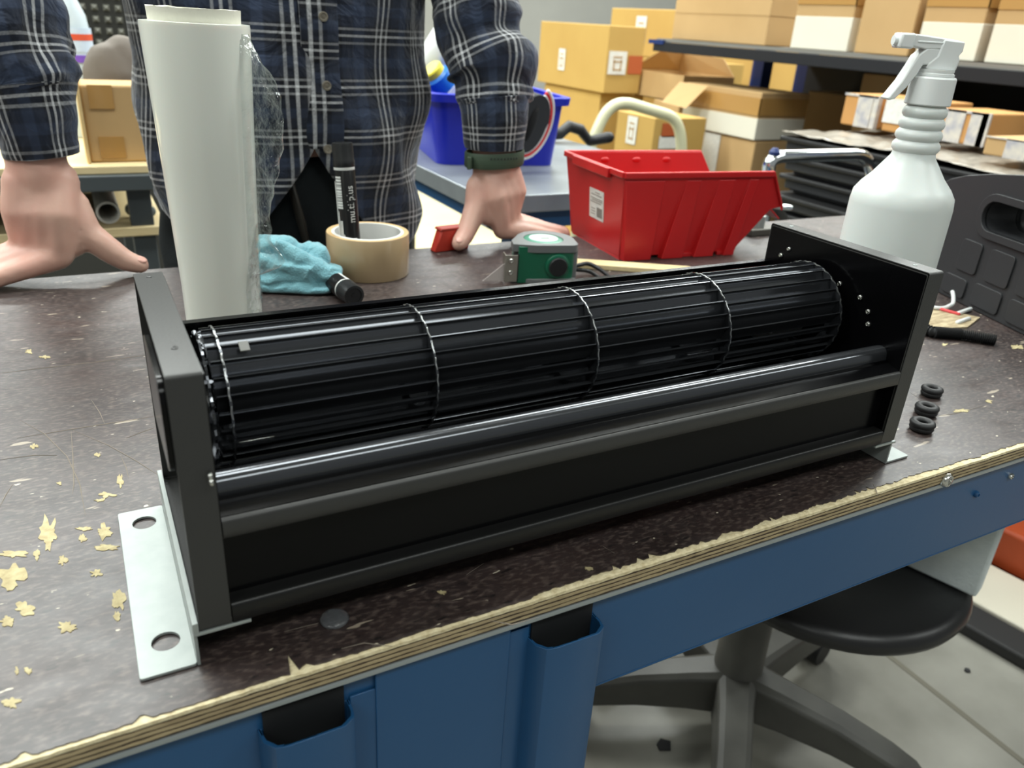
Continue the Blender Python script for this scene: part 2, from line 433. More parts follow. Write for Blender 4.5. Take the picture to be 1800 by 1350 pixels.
# worn patches where the film has come off (clear shapes of their own) and long scratches
PATCH = mat('bare wood patch', (188, 176, 136), 0.8, var=(160, 0.8, (150, 134, 98)), bump=(500, 0.4))
def blob(mb, u, v, ru, rv, seed, spiky=0.5, z=0.00035):
    c = onz(u, v); ex = onz(u + ru, v) - c; ey = onz(u, v + rv) - c
    ol = []; n = 30
    for i in range(n):
        a = 2 * PI * i / n; q = 1 + spiky * noise.noise(Vector((math.cos(a) * 1.9 + seed, math.sin(a) * 1.9, seed * 3.1))) * 1.3 + 0.45 * spiky * noise.noise(Vector((math.cos(a) * 5 + seed, math.sin(a) * 5, seed)))
        p = c + ex * math.cos(a) * q + ey * math.sin(a) * q; ol.append((p.x, p.y))
    mb.prism(ol, 0.0, z)
for i, (u, v, ru, rv) in enumerate(((86, 940, 15, 24), (182, 934, 12, 12), (20, 1016, 20, 22), (42, 1072, 16, 11), (118, 1103, 15, 9), (209, 1058, 12, 16), (24, 975, 20, 5), (148, 930, 14, 3), (145, 946, 7, 6),
        (186, 962, 18, 5), (14, 1092, 13, 7), (20, 1236, 15, 10), (110, 985, 8, 7), (212, 846, 5, 10), (190, 870, 11, 4), (176, 880, 8, 3), (60, 785, 6, 4), (172, 800, 4, 3), (205, 1085, 5, 8), (50, 1180, 6, 5),
        (30, 1180, 3, 6), (170, 1008, 9, 6), (65, 975, 5, 9), (105, 850, 4, 3), (78, 628, 8, 3), (51, 618, 5, 3), (1035, 1000, 6, 3), (776, 1042, 6, 3), (1690, 722, 12, 3), (1738, 706, 7, 3), (1790, 610, 9, 4), (1660, 606, 5, 2))):
    pm = MB(); blob(pm, u, v, ru, rv, i * 1.37, 0.75); pm.build('bare_patch', PATCH, bench, smooth=0)
SCR = mat('pale scratch', (128, 118, 106), 0.7)
def scratch(pts, w=0.00035):
    sm = MB()
    P = [onz(u, v, 0.0002) for u, v in pts]
    sm.tube([(p.x, p.y, 0.0001) for p in P], [w * 0.3] + [w] * (len(P) - 2) + [w * 0.3], 5)
    sm.build('scratch', SCR, bench)
for pts in (((0, 656), (90, 645), (180, 635), (255, 624)), ((30, 770), (122, 755), (185, 745), (270, 732)), ((125, 757), (128, 800), (130, 850), (127, 868)), ((35, 738), (78, 762), (118, 802), (140, 850), (150, 905)),
            ((128, 756), (190, 782), (240, 810), (283, 838)), ((222, 770), (245, 761), (270, 752)), ((212, 800), (222, 822), (226, 840)), ((160, 702), (176, 726), (184, 745)), ((0, 890), (10, 870), (22, 852)), ((0, 808), (60, 800), (100, 800)),
            ((1640, 732), (1680, 727), (1730, 713)), ((1535, 850), (1540, 862), (1543, 872)), ((1600, 690), (1615, 700)), ((1060, 960), (1080, 972)), ((860, 1090), (900, 1098), (945, 1085)), ((600, 1140), (640, 1130), (690, 1136)),
            ((660, 470), (690, 478), (720, 470)), ((760, 470), (790, 463), (830, 468)), ((820, 1010), (850, 990)), ((500, 1110), (560, 1095))):
    scratch(pts)

# ------------------------------------------------------------------ the cross-flow fan on the bench
L, H, D, WF, Z0 = 0.4744, 0.1575, 0.15, 0.015, 0.0218
fan = thing('cross_flow_fan', 'long black cross-flow blower with slatted drum standing on the workbench', 'fan')
def side_plate(x_in, s):
    """bent sheet: flat web at x_in, flanges turned outwards (direction s)"""
    t = 0.0014; mb = MB(); xa, xb = sorted((x_in, x_in + s * WF)); wa, wb = sorted((x_in, x_in + s * t))
    prof = rrect(0, D, Z0, H, 0.0022, 4)
    inn = rrect(t, D - t, Z0 + t, H - t, 0.0012, 4)
    Myz = Matrix(((0, 0, 1, 0), (1, 0, 0, 0), (0, 1, 0, 0), (0, 0, 0, 1)))      # (y, z, x) -> world
    mb.prism(prof, xa, xb, holes=[inn], M=Myz)
    mb.prism(rrect(t * .5, D - t * .5, Z0 + t * .5, H - t * .5, 0.001, 3), wa, wb, M=Myz)
    return mb
for x_in, s in ((0.0, -1), (L, 1)):
    p = side_plate(x_in, s).build('side_plate', BLACK_LIT, fan, bevel=0.0007)
# glossy inner faces of the plates
Myz = Matrix(((0, 0, 1, 0), (1, 0, 0, 0), (0, 1, 0, 0), (0, 0, 0, 1)))
MB().prism(rrect(0.0022, D - 0.002, Z0 + 0.002, H - 0.0022, 0.001, 3), L - 0.0006, L, M=Myz).build('inner_panel', BLACK, fan)
MB().prism(rrect(0.0022, D - 0.002, Z0 + 0.002, H - 0.0022, 0.001, 3), 0, 0.0006, M=Myz).build('inner_panel', BLACK, fan)
# rounded motor cover on the outer face of the left plate
cv = MB().prism(rrect(0.002, 0.070, 0.108, 0.1535, 0.010, 6), -0.0178, -0.0152, M=Myz).build('motor_cover', BLACK, fan, bevel=0.002)
def profile_strip(pts, t, name, m, x0=0.0006, x1=L - 0.0006, smooth=35):
    """bent sheet extruded along x from a (y, z) polyline of thickness t"""
    P = [Vector((p[0], p[1], 0)) for p in pts]; a = []; b = []
    for i, p in enumerate(P):
        d = (P[min(i + 1, len(P) - 1)] - P[max(i - 1, 0)]).normalized(); n = Vector((-d.y, d.x, 0)) * (t / 2)
        a.append((p + n)[:2]); b.append((p - n)[:2])
    return MB().prism(a + b[::-1], x0, x1, M=Myz).build(name, m, fan, smooth=smooth)
YC, ZC, RR = 0.0915, 0.102, 0.0382
# back casing, curved scroll under the drum, front tongue and the stepped strip
MB().box(0, L, D - 0.002, D - 0.0005, 0.03, 0.1265).build('back_panel', BLACK, fan, smooth=0)
MB().box(0, L, D - 0.006, D - 0.002, 0.1252, 0.1265).build('back_lip', BLACK, fan, smooth=0)
scroll = [(D - 0.003, 0.10)] + [(YC + 0.052 * math.cos(math.radians(a)), ZC + 0.05 * math.sin(math.radians(a))) for a in range(-10, -150, -10)]
profile_strip(scroll, 0.0012, 'scroll', BLADE, smooth=60)
tong = [(0.050, 0.0625), (0.040, 0.073), (0.031, 0.086), (0.0275, 0.0915), (0.0245, 0.0943), (0.021, 0.0952), (0.0178, 0.0945), (0.0158, 0.0922), (0.0152, 0.0885), (0.0152, 0.0858)]
profile_strip(tong, 0.0012, 'tongue', BLADE, smooth=60)
profile_strip([(0.0215, 0.0868), (0.014, 0.0862), (0.0132, 0.0845), (0.002, 0.0828)], 0.0010, 'step_strip', BLACK, smooth=20)
profile_strip([(0.012, 0.0826), (0.0022, 0.0824), (0.0008, 0.0818), (0.0004, 0.0808), (0.0004, 0.0728), (0.0012, 0.0724), (0.008, 0.0722)], 0.0011, 'front_strip', BLACK_LIT, smooth=60)
profile_strip([(0.010, 0.0745), (0.0095, 0.070), (0.0095, 0.034), (0.009, 0.0325)], 0.0012, 'front_panel', BLACK, smooth=60)
profile_strip([(0.0105, 0.0335), (0.0016, 0.0334), (0.0005, 0.0326), (0.0003, 0.0316), (0.0003, 0.0232), (0.0010, 0.0224), (0.03, 0.0222)], 0.0011, 'bottom_strip', BLACK_STRIP, smooth=60)
MB().box(0.0006, L - 0.0006, 0.03, D - 0.003, 0.0222, 0.0234).build('bottom_panel', BLACK, fan, smooth=0)
# drum: rotor > discs and blades
rotor = MB()
def Mx(x): return Matrix(((0, 0, 1, x), (1, 0, 0, YC), (0, 1, 0, ZC), (0, 0, 0, 1)))
rotor.lathe([(0.0042, -0.0135), (0.0042, L - 0.026)], 14, Mx(0.016))                     # shaft
rot = rotor.build('rotor', BLADE, fan)
NB = 25
def ring_pts(r, n=150, wav=0.0):
    return [((r + wav * math.sin(NB * 2 * PI * i / n)) * math.cos(2 * PI * i / n), (r + wav * math.sin(NB * 2 * PI * i / n)) * math.sin(2 * PI * i / n)) for i in range(n)]
discs = [0.0171, 0.1303, 0.2410, 0.3524, 0.4640]
for i, x in enumerate(discs):
    MB().prism(ring_pts(RR + 0.0002, wav=0.00025), -0.0006, 0.0006, holes=[ring_pts(0.0255, 60)], M=Mx(x)).build('disc', BLADE, rot, smooth=0)
    # polished rim, crimped between the blades
    rim = MB(); n = 150
    for k in range(n):
        a = 2 * PI * k / n
    rings = []
    for k in range(n):
        a = 2 * PI * k / n; wob = 0.00028 * math.sin(NB * a); r = RR + 0.0004 + 0.0002 * math.cos(NB * a * 2)
        o = Vector((0, math.cos(a), math.sin(a)))
        c = Vector((x + wob, YC, ZC))
        rings.append([c + o * (r - .0007) + Vector((-.00055, 0, 0)), c + o * r + Vector((-.0004, 0, 0)), c + o * r + Vector((.0004, 0, 0)), c + o * (r - .0007) + Vector((.00055, 0, 0))])
    rings.append(rings[0])
    rim.loft(rings, caps=False)
    rim.build('disc_rim', EDGE, rot, smooth=30)
def blade_mesh(x0, x1):
    """thin curved shingle blade standing at angle 0 (pointing along +y), convex side up"""
    t = 0.0006; a = []; b = []
    # arc from the outer edge (r = RR) inwards, swept by ~17 degrees
    for k in range(9):
        s = k / 8
        r = RR - 0.0004 - 0.0088 * s ** 1.15
        th = -math.radians(4.0 - 16.5 * s + 6.0 * math.sin(PI * s))
        a.append(Vector((r * math.cos(th), r * math.sin(th), 0)))
    out = []; inn = []
    for i, p in enumerate(a):
        d = (a[min(i + 1, 8)] - a[max(i - 1, 0)]).normalized(); n = Vector((-d.y, d.x, 0)) * (t / 2)
        out.append((p + n)[:2]); inn.append((p - n)[:2])
    # rolled bead at the outer edge
    M = Matrix(((0, 0, 1, 0), (1, 0, 0, 0), (0, 1, 0, 0), (0, 0, 0, 1)))
    return MB().prism(out + inn[::-1], x0, x1, M=M)
segs = [(0.0105, discs[1]), (discs[1], discs[2]), (discs[2], discs[3]), (discs[3], discs[4] + 0.001)]
for i, (x0, x1) in enumerate(segs):
    me = blade_mesh(x0 + 0.0006, x1 - 0.0006).mesh('blade'); me.materials.append(BLADE)
    me.polygons.foreach_set('use_smooth', [True] * len(me.polygons)); me.set_sharp_from_angle(angle=math.radians(40))
    for k in range(NB):
        b = bpy.data.objects.new('blade', me); COL.objects.link(b); b.parent = rot
        b.location = (0, YC, ZC); b.rotation_euler = (2 * PI * k / NB + i * 0.062 + 0.02, 0, 0)
# end spider on the left: toothed plate, hub and arms
sp = MB()
teeth = []
for i in range(NB * 4):
    a = 2 * PI * i / (NB * 4); r = 0.0372 if i % 4 in (0, 1) else 0.0352
    teeth.append((r * math.cos(a), r * math.sin(a)))
sp.prism(teeth, -0.0006, 0.0006, holes=[circle(0, 0, 0.0285, 40)], M=Mx(0.0085))
for k in range(3):
    a = k * 2 * PI / 3 + 0.35
    d = Vector((0, math.cos(a), math.sin(a)))
    sp.tube([Vector((0.0085, YC, ZC)) + d * 0.006, Vector((0.0085, YC, ZC)) + d * 0.031], 0.0032, 8, sy=0.35)
sp.build('end_spider', BLADE, rot)
MB().lathe([(0.0075, -0.003), (0.0085, -0.001), (0.0085, 0.004), (0.006, 0.006)], 18, Mx(0.007)).build('hub', STEEL, rot)
MB().lathe([(0.0035, 0), (0.0035, 0.008)], 14, Mx(0.0005)).build('shaft_end', EDGE, rot)
def clip(x, ang, ln, name, w=0.004):
    r = RR + 0.0006
    c = Vector((x, YC + r * math.cos(ang), ZC + r * math.sin(ang)))
    M = Matrix.Translation(c) @ Matrix.Rotation(ang, 4, 'X')
    MB().box(0, ln, -0.0005, 0.0006, -w / 2, w / 2, M).build(name, STEEL if ln > 0.01 else mat('dull clip steel', (96, 96, 92), 0.5), rot, bevel=0.0002)
clip(0.0265, 2.05, 0.0050, 'balance_clip', 0.0066)
clip(0.019, 3.42, 0.018, 'balance_pin', 0.0016)
clip(0.0105, 4.35, 0.0055, 'balance_clip', 0.006)
MB().lathe([(0.017, 0), (0.019, 0.002), (0.019, 0.034), (0.014, 0.037)], 24, Mx(0.415)).lathe([(0.008, -0.012), (0.008, 0)], 16, Mx(0.415)).build('motor', mat('dull motor steel', (120, 120, 118), 0.4, 0.6), fan)
# screws in the plates
def pscrew(u, v, r=0.0021, m=STEEL):
    p = onx(u, v, L - 0.0006); screw_head(p, (-1, 0, 0), r, 'screw', m, fan, 0.0016)
for (u, v) in ((1387, 438), (1373, 449), (1476, 499), (1512, 523), (1526, 548), (1526, 570), (1521, 700), (1511, 728), (1502, 645)):
    pscrew(u, v)
for (u, v) in ((316, 851), (318, 862), (315, 874)):
    p = onx(u, v, -WF); screw_head((-0.0016, p.y + 0.002, p.z), (-1, 0, 0), 0.002, 'screw', STEEL, fan, 0.0016)
for (x, y) in ((-0.0075, 0.030), (-0.0075, 0.140), (L + 0.0075, 0.135), (L + 0.0075, 0.018)):
    screw_head((x, y, H), (0, 0, 1), 0.0016, 'screw', BLACK_LIT if x < 0 else GALV, fan, 0.0006)
# Z-shaped galvanised feet
for s, xo in ((-1, -WF), (1, L + WF)):
    xl = xo + s * 0.003; xe = xo + s * 0.029
    a, b = sorted((xl, xe))
    foot = rrect(a, b, 0.002, 0.1526, 0.0015, 3)
    hx = (xl + xe) / 2 - s * 0.001
    mb = MB().prism(foot, 0.0004, 0.0020, holes=[circle(hx, 0.024, 0.0068, 24), circle(hx, 0.1365, 0.0068, 24)])
    u, v = sorted((xl, xl - s * 0.0016))
    mb.box(u, v, 0.002, 0.1526, 0.0004, Z0 - 0.0002)
    p, q = sorted((xl, xo - s * (0.024 if s < 0 else 0.020)))
    mb.box(p, q, 0.0, 0.1526, Z0 - 0.0018, Z0 - 0.0002)
    if s < 0: mb.box(xo - 0.003, xo - 0.0004, 0.0, 0.1526, Z0 - 0.0002, Z0 + 0.006)
    mb.build('mounting_foot', GALV, fan, smooth=20, bevel=0.0004)

# ------------------------------------------------------------------ small things on the bench
# stretch film roll
FILM_W = mat('milky stretch film', (232, 234, 224), 0.28, sss=0.1, coat=0.4, var=(7, 0.5, (224, 229, 220)), stretch=(1, 1, 0.25), bump=(60, 0.03))
fr = thing('stretch_film_roll', 'tall milky white roll of stretch film standing upright behind the blower', 'film roll', (0.0685, 0.42, 0))
MB().lathe([(0.034, 0), (0.0345, 0.06), (0.0385, 0.17), (0.0428, 0.2795), (0.0425, 0.282), (0.037, 0.2825)], 72).build('film_body', FILM_W, fr, smooth=60)
cr = MB(); n = 48; rings = []
for z, ro in ((0.28, 0.0355), (0.2925, 0.0362)):
    rings.append([Vector((ro * math.cos(2 * PI * k / n), ro * math.sin(2 * PI * k / n), z + (0.0010 * noise.noise(Vector((math.cos(2 * PI * k / n) * 3, math.sin(2 * PI * k / n) * 3, 1))) if z > 0.285 else 0))) for k in range(n)])
rings.append([p * 0.84 + Vector((0, 0, p.z * 0.16)) for p in rings[1]]); rings.append([Vector((p.x * .84, p.y * .84, 0.255)) for p in rings[0]])
cr.loft(rings, caps=False)
cr.build('cardboard_core', mat('pale core end', (222, 220, 206), 0.5, bump=(200, .2)), fr, smooth=60)
def clear_film():
    m = bpy.data.materials.new('clear crinkled film'); m.use_nodes = True; nt = m.node_tree
    for nn in list(nt.nodes): nt.nodes.remove(nn)
    out = nt.nodes.new('ShaderNodeOutputMaterial'); mx = nt.nodes.new('ShaderNodeMixShader'); tr = nt.nodes.new('ShaderNodeBsdfTransparent'); gl = nt.nodes.new('ShaderNodeBsdfGlossy')
    gl.inputs['Roughness'].default_value = 0.08; gl.inputs['Color'].default_value = (0.95, 0.97, 0.97, 1)
    tr.inputs['Color'].default_value = (0.93, 0.95, 0.95, 1)
    fr_ = nt.nodes.new('ShaderNodeLayerWeight'); fr_.inputs['Blend'].default_value = 0.33
    mr = nt.nodes.new('ShaderNodeMapRange'); mr.inputs[3].default_value = 0.0; mr.inputs[4].default_value = 0.85
    tc = nt.nodes.new('ShaderNodeTexCoord'); nz = nt.nodes.new('ShaderNodeTexNoise'); nz.inputs['Scale'].default_value = 120; nz.inputs['Detail'].default_value = 3
    bp = nt.nodes.new('ShaderNodeBump'); bp.inputs['Strength'].default_value = 0.8; bp.inputs['Distance'].default_value = 0.004
    L_ = nt.links.new
    L_(tc.outputs['Object'], nz.inputs['Vector']); L_(nz.outputs[0], bp.inputs['Height']); L_(bp.outputs[0], gl.inputs['Normal']); L_(bp.outputs[0], fr_.inputs['Normal'])
    L_(fr_.outputs['Facing'], mr.inputs[0]); L_(mr.outputs[0], mx.inputs[0]); L_(tr.outputs[0], mx.inputs[1]); L_(gl.outputs[0], mx.inputs[2]); L_(mx.outputs[0], out.inputs[0])
    return m
CLEAR = clear_film()
# loose tail hanging off the right-hand side: (height, how far it stands off)
tail = MB(); prof = [(0.276, 0.001), (0.262, 0.008), (0.250, 0.016), (0.238, 0.0235), (0.228, 0.027), (0.215, 0.0275), (0.20, 0.027), (0.185, 0.0265), (0.17, 0.024), (0.155, 0.020), (0.14, 0.0165), (0.125, 0.0145), (0.11, 0.014), (0.100, 0.0175), (0.092, 0.024), (0.086, 0.0265), (0.080, 0.021), (0.076, 0.012), (0.072, 0.003)]
dirx = Vector((RX.x, RX.y, 0)).normalized(); diry = Vector((-dirx.y, dirx.x, 0))
rows = []
nf = 17
def rad_at(z): return 0.0345 + max(0, (z - 0.06)) / 0.22 * 0.0083
zs = []
for i in range(len(prof) - 1):
    for k in range(4):
        t = k / 4; zs.append((prof[i][0] * (1 - t) + prof[i + 1][0] * t, prof[i][1] * (1 - t) + prof[i + 1][1] * t))
zs.append(prof[-1])
for z, off in zs:
    r0 = rad_at(z) * 0.985; row = []
    for j in range(nf):
        s = j / (nf - 1)                         # front of the roll, out to the fold and back again
        a = math.sin(PI * s) ** 0.75
        side = (s - 0.5) * 2
        p = dirx * (r0 * (0.93 + 0.07 * a) + off * a) + diry * (side * 0.012 * (1 - 0.55 * a) - 0.004)
        w = 0.0030 * a
        p += dirx * w * fbm((z * 1.0, s * 0.03, 0), 90, 1) + diry * (w * 1.6) * fbm((z, s * 0.05, 0), 80, 2)
        row.append(p + Vector((0, 0, z + 0.002 * a * fbm((z, s * .05, 0), 60, 5))))
    rows.append(row)
tail.loft(rows, caps=False, closed=False)
tail.build('film_tail', CLEAR, fr, smooth=60)
wrap = MB(); rows = []
for i in range(60):
    z = 0.004 + 0.115 * i / 59; row = []
    for j in range(26):
        a = -1.45 + (1.05 - 0.7 * (i / 59) ** 3) * j / 25 + 0.6 * (i / 59) ** 3 + 0.05 * fbm((z, 0, 0), 60, 9)
        r = rad_at(z) + 0.0009 + 0.0012 * max(0, fbm((z, a * 0.03, 0), 120, 4)) * (1 if j > 6 else j / 6)
        row.append(Vector((r * math.cos(a + 0.3), r * math.sin(a + 0.3), z)))
    rows.append(row)
wrap.loft(rows, caps=False, closed=False)
wrap.build('film_wrap', CLEAR, fr, smooth=60)

# cyan cleaning cloth, folded
TERRY = mat('cyan terry cloth', (126, 180, 190), 0.95, var=(40, 0.5, (106, 160, 174)), bump=(520, 0.9), sheen=0.4)
tw = MB(); tc0 = onz(515, 512)
def pillow(mb, c, sx, sy, sz, rz, e=0.55, n=20, m=14, k=0):
    T = Matrix.Translation(Vector(c)) @ Matrix.Rotation(rz, 4, 'Z')
    rings = []
    for i in range(m + 1):
        ph = -PI / 2 + PI * i / m; row = []
        cz = math.copysign(abs(math.sin(ph)) ** e, math.sin(ph)); cr_ = max(0.001, math.cos(ph) ** e)
        for j in range(n):
            a = 2 * PI * j / n
            x = math.copysign(abs(math.cos(a)) ** e, math.cos(a)) * cr_; y = math.copysign(abs(math.sin(a)) ** e, math.sin(a)) * cr_
            p = Vector((x * sx, y * sy, cz * sz)); row.append(T @ p)
        rings.append(row)
    mb.loft(rings)
tb = onz(522, 516)
tx, ty = tb.x, tb.y
ca = math.atan2(RX.y, RX.x)
def tl(a, b, z): return (tx + a * math.cos(ca) - b * math.sin(ca), ty + a * math.sin(ca) + b * math.cos(ca), z)
pillow(tw, tl(-0.010, 0.022, 0.0065), 0.058, 0.032, 0.0065, ca + 0.04)
pillow(tw, tl(-0.010, 0.024, 0.0185), 0.056, 0.030, 0.0070, ca + 0.10)
pillow(tw, tl(-0.022, 0.030, 0.033), 0.040, 0.024, 0.012, ca - 0.25, 0.8)
pillow(tw, tl(-0.034, 0.030, 0.046), 0.030, 0.020, 0.013, ca + 0.1, 0.9)
pillow(tw, tl(0.012, 0.034, 0.038), 0.024, 0.018, 0.014, ca - 0.6, 0.9)
tw.tube([tl(-0.05, 0.004, 0.036), tl(-0.02, 0.002, 0.030), tl(0.015, 0.004, 0.026), tl(0.044, 0.012, 0.018)], [0.008, 0.010, 0.010, 0.007], 12, round_caps=True)
tw.tube([tl(-0.016, 0.010, 0.052), tl(0.004, 0.006, 0.042), tl(0.026, 0.010, 0.030), tl(0.044, 0.016, 0.021)], [0.006, 0.008, 0.008, 0.006], 12, round_caps=True)
def towel_disp(c):
    k = min(1.0, max(0.0, c.z / 0.01))
    return c + Vector((fbm(c, 70, 1), fbm(c, 70, 2), fbm(c, 60, 3) * 0.8)) * 0.0045 * k + Vector((0, 0, 0.0016 * fbm(c, 160, 4))) * k
tag(link('cleaning_cloth', remesh(tw, 0.0016, 5, towel_disp), TERRY, smooth=180), 'crumpled cyan terry cleaning cloth beside the film roll', 'cloth')

# marker pens
MK = mat('black marker plastic', (30, 31, 32), 0.38, bump=(200, .04)); MKB = mat('black printed marker barrel', (18, 18, 19), 0.28); WHITE_INK = mat('white print', (226, 226, 222), 0.5)
def marker(name, label, loc, tiltM, writing):
    t = thing(name, label, 'marker pen', loc)
    t.rotation_euler = tiltM.to_euler(); t.scale = (1.22, 1.22, 1.38) if writing else (1.2, 1.2, 1.2)
    r = 0.0100
    MB().lathe([(r * 0.9, 0), (r, 0.001), (r, 0.092), (r * 0.97, 0.0925)], 32).build('barrel', MKB, t)
    MB().lathe([(r * 1.02, 0.0950), (r * 1.05, 0.0955), (r * 1.05, 0.100), (r * 1.01, 0.1010), (r * 1.01, 0.112), (r * 0.96, 0.1146), (r * 0.72, 0.1150), (r * 0.70, 0.1140), (r * 0.25, 0.1138), (r * 0.24, 0.1144), (0.0002, 0.1145)], 32).build('cap', MK, t)
    MB().lathe([(r * 0.99, 0.0925), (r * 1.01, 0.0928), (r * 1.01, 0.0945), (r * 0.99, 0.0950)], 32).build('white_ring', WHITE_INK, t)
    if writing:
        pr = MB()
        def patch(a0, a1, z0, z1, rr_=r + 0.00012):
            ns = 4; rings = []
            for z in (z0, z1):
                rings.append([Vector((rr_ * math.cos(a0 + (a1 - a0) * k / ns), rr_ * math.sin(a0 + (a1 - a0) * k / ns), z)) for k in range(ns + 1)] + [Vector(((rr_ - .0002) * math.cos(a1 + (a0 - a1) * k / ns), (rr_ - .0002) * math.sin(a1 + (a0 - a1) * k / ns), z)) for k in range(ns + 1)])
            pr.loft(rings)
        face = math.atan2(-RZ.y, -RZ.x)                          # side turned to the viewer
        patch(face - 1.25, face - 0.98, 0.030, 0.083)            # long white bar
        z = 0.0875; rr2 = random.Random(5)
        while z > 0.062:                                         # bar code
            h = rr2.uniform(0.0006, 0.0022); patch(face - 0.88, face - 0.22, z - h, z); z -= h + rr2.uniform(0.0004, 0.0008)
        for a0, z1 in ((-0.85, 0.058), (-0.66, 0.050), (-0.5, 0.050), (-0.35, 0.038)):
            patch(face + a0, face + a0 + 0.1, 0.018, z1)
        for (a0, a1, z0, z1) in ((0.35, 0.95, 0.017, 0.0178), (0.35, 0.95, 0.034, 0.0348), (0.35, 0.40, 0.017, 0.0345), (0.90, 0.95, 0.017, 0.0345), (0.42, 0.85, 0.019, 0.0200), (0.42, 0.85, 0.0215, 0.0222), (0.5, 0.56, 0.023, 0.032), (0.5, 0.8, 0.0315, 0.0325)):
            patch(face + a0, face + a1, z0, z1)
        pr.build('print', WHITE_INK, t, smooth=0)
        me = text_mesh('multi/plus', 0.0098, 0.00005)
        for v in me.vertices:                                    # wrap the vertical lettering round the barrel
            a = face + 0.62 - v.co.y / r; rad = r + 0.00012 + v.co.z
            v.co = Vector((rad * math.cos(a), rad * math.sin(a), 0.064 + v.co.x * 0.82))
        link('lettering', me, WHITE_INK, t, smooth=0)
    else:
        pr = MB()
        for a0 in (0.2,):
            rings = []
            for z in (0.03, 0.0925):
                rings.append([Vector(((r + .0002) * math.cos(a0 + 1.3 * k / 6), (r + .0002) * math.sin(a0 + 1.3 * k / 6), z)) for k in range(7)] + [Vector(((r - .0002) * math.cos(a0 + 1.3 - 1.3 * k / 6), (r - .0002) * math.sin(a0 + 1.3 - 1.3 * k / 6), z)) for k in range(7)])
            pr.loft(rings)
        pr.build('label', WHITE_INK, t, smooth=0)
        pr = MB()
        for z0, z1, a0, a1 in ((0.075, 0.086, 0.5, 1.2), (0.05, 0.07, 0.4, 0.5), (0.05, 0.07, 0.7, 0.8)):
            rings = []
            for z in (z0, z1):
                rings.append([Vector(((r + .00035) * math.cos(a0 + (a1 - a0) * k / 6), (r + .00035) * math.sin(a0 + (a1 - a0) * k / 6), z)) for k in range(7)] + [Vector((r * math.cos(a1 + (a0 - a1) * k / 6), r * math.sin(a1 + (a0 - a1) * k / 6), z)) for k in range(7)])
            pr.loft(rings)
        pr.build('label_print', INK, t, smooth=0)
    return t
TPC = Vector((0.272, 0.605, 0))
mtop = ony(605, 250, 0.597); mbot = Vector((TPC.x - 0.0235, TPC.y - 0.012, 0.0))
dz = (Vector((mtop.x - 0.0, 0.606, mtop.z)) - mbot).normalized()
marker('marker_pen', 'black marker pen standing on end inside the brown tape roll', tuple(mbot + Vector((0, 0, 0.0005))), Vector((0, 0, 1)).rotation_difference(dz).to_matrix().to_4x4(), True)
# the lying pen: cap end towards the viewer
ma = onz(623, 520, 0.0127); mb_ = onz(535, 458, 0.0127); dd = (ma - mb_); dd.z = 0; dd.normalize()
rot_l = Vector((0, 0, 1)).rotation_difference(dd).to_matrix().to_4x4() 
marker('marker_pen', 'black marker pen lying on the bench against the cyan cloth', tuple(ma - dd * 0.1374), rot_l, False)

# brown packing tape roll
tr = thing('tape_roll', 'roll of brown packing tape lying flat behind the blower', 'tape roll', (TPC.x, TPC.y, 0))
TAPE = mat('brown packing tape roll side', (176, 152, 118), 0.28, coat=0.4, var=(30, 0.4, (162, 138, 104)), stretch=(1, 1, .2))
TAPE_TOP = mat('tape roll wound edge', (214, 180, 132), 0.5)
hT = 0.0515
MB().lathe([(0.0455, 0.0), (0.0505, 0.0005), (0.0508, 0.001), (0.0508, hT - 0.001), (0.0502, hT), (0.0442, hT - 0.0002)], 72, caps=False).build('tape', TAPE, tr, smooth=40)
MB().lathe([(0.0442, hT - 0.0001), (0.0502, hT + 0.0001)], 72, caps=False).build('wound_edge', TAPE_TOP, tr, smooth=40)
MB().lathe([(0.0444, 0.0), (0.0444, hT), (0.0405, hT + 0.0003), (0.0402, hT - 0.001), (0.0402, 0.0)], 72, caps=False).build('core', mat('white tape core', (222, 222, 218), 0.55), tr, smooth=40)

# red jaw of a clamp hanging over the far edge
ck = thing('clamp', 'small red plastic clamp at the far bench edge beside the thumb', 'clamp', (0, 0, 0))
c0 = ony(790, 415, 0.672)
T = Matrix.Translation((c0.x, 0.672, 0.012)) @ Matrix.Rotation(0.15, 4, 'Z')
MB().prism([(-0.028, -0.012), (0.028, -0.012), (0.034, 0.010), (0.020, 0.018), (-0.018, 0.018)], -0.007, 0.007, M=T @ Matrix.Rotation(PI / 2, 4, 'X')).build('jaw', mat('matt red plastic', (190, 58, 44), 0.5), ck, bevel=0.002)
MB().prism([(-0.020, 0.018), (0.03, 0.018), (0.03, 0.021), (-0.018, 0.021)], -0.009, 0.009, M=T @ Matrix.Rotation(PI / 2, 4, 'X')).build('cap', mat('worn red plastic', (168, 62, 50), 0.6), ck, bevel=0.001)

# tape measure lying on its side
tm0 = onz(948, 515); tma = math.atan2(RX.y, RX.x) + 0.20
tmx, tmy = onz(955, 492).x, onz(955, 492).y
tmr = thing('tape_measure', 'green and grey tape measure lying on its side in front of the red bin', 'tape measure', (tmx, tmy + 0.012, 0), rz=tma)
GREEN = mat('glossy green plastic', (16, 92, 66), 0.28, coat=0.3); GREYR = mat('grey rubber grip', (104, 106, 106), 0.5)
ol = [(-0.034, -0.026), (0.030, -0.026)] + [(0.030 + 0.010 * math.sin(a), -0.016 - 0.010 * math.cos(a)) for a in (0.4, 0.8, 1.2, 1.57)] + [(0.041, 0.008)] + [(0.006 + 0.035 * math.cos(a), 0.010 + 0.034 * math.sin(a)) for a in (0.25, 0.6, 1.0, 1.4, 1.8, 2.2, 2.6)] + [(-0.036, 0.006)]
MB().prism(ol, 0.0005, 0.047).build('case', GREEN, tmr, bevel=0.003, seg=3)
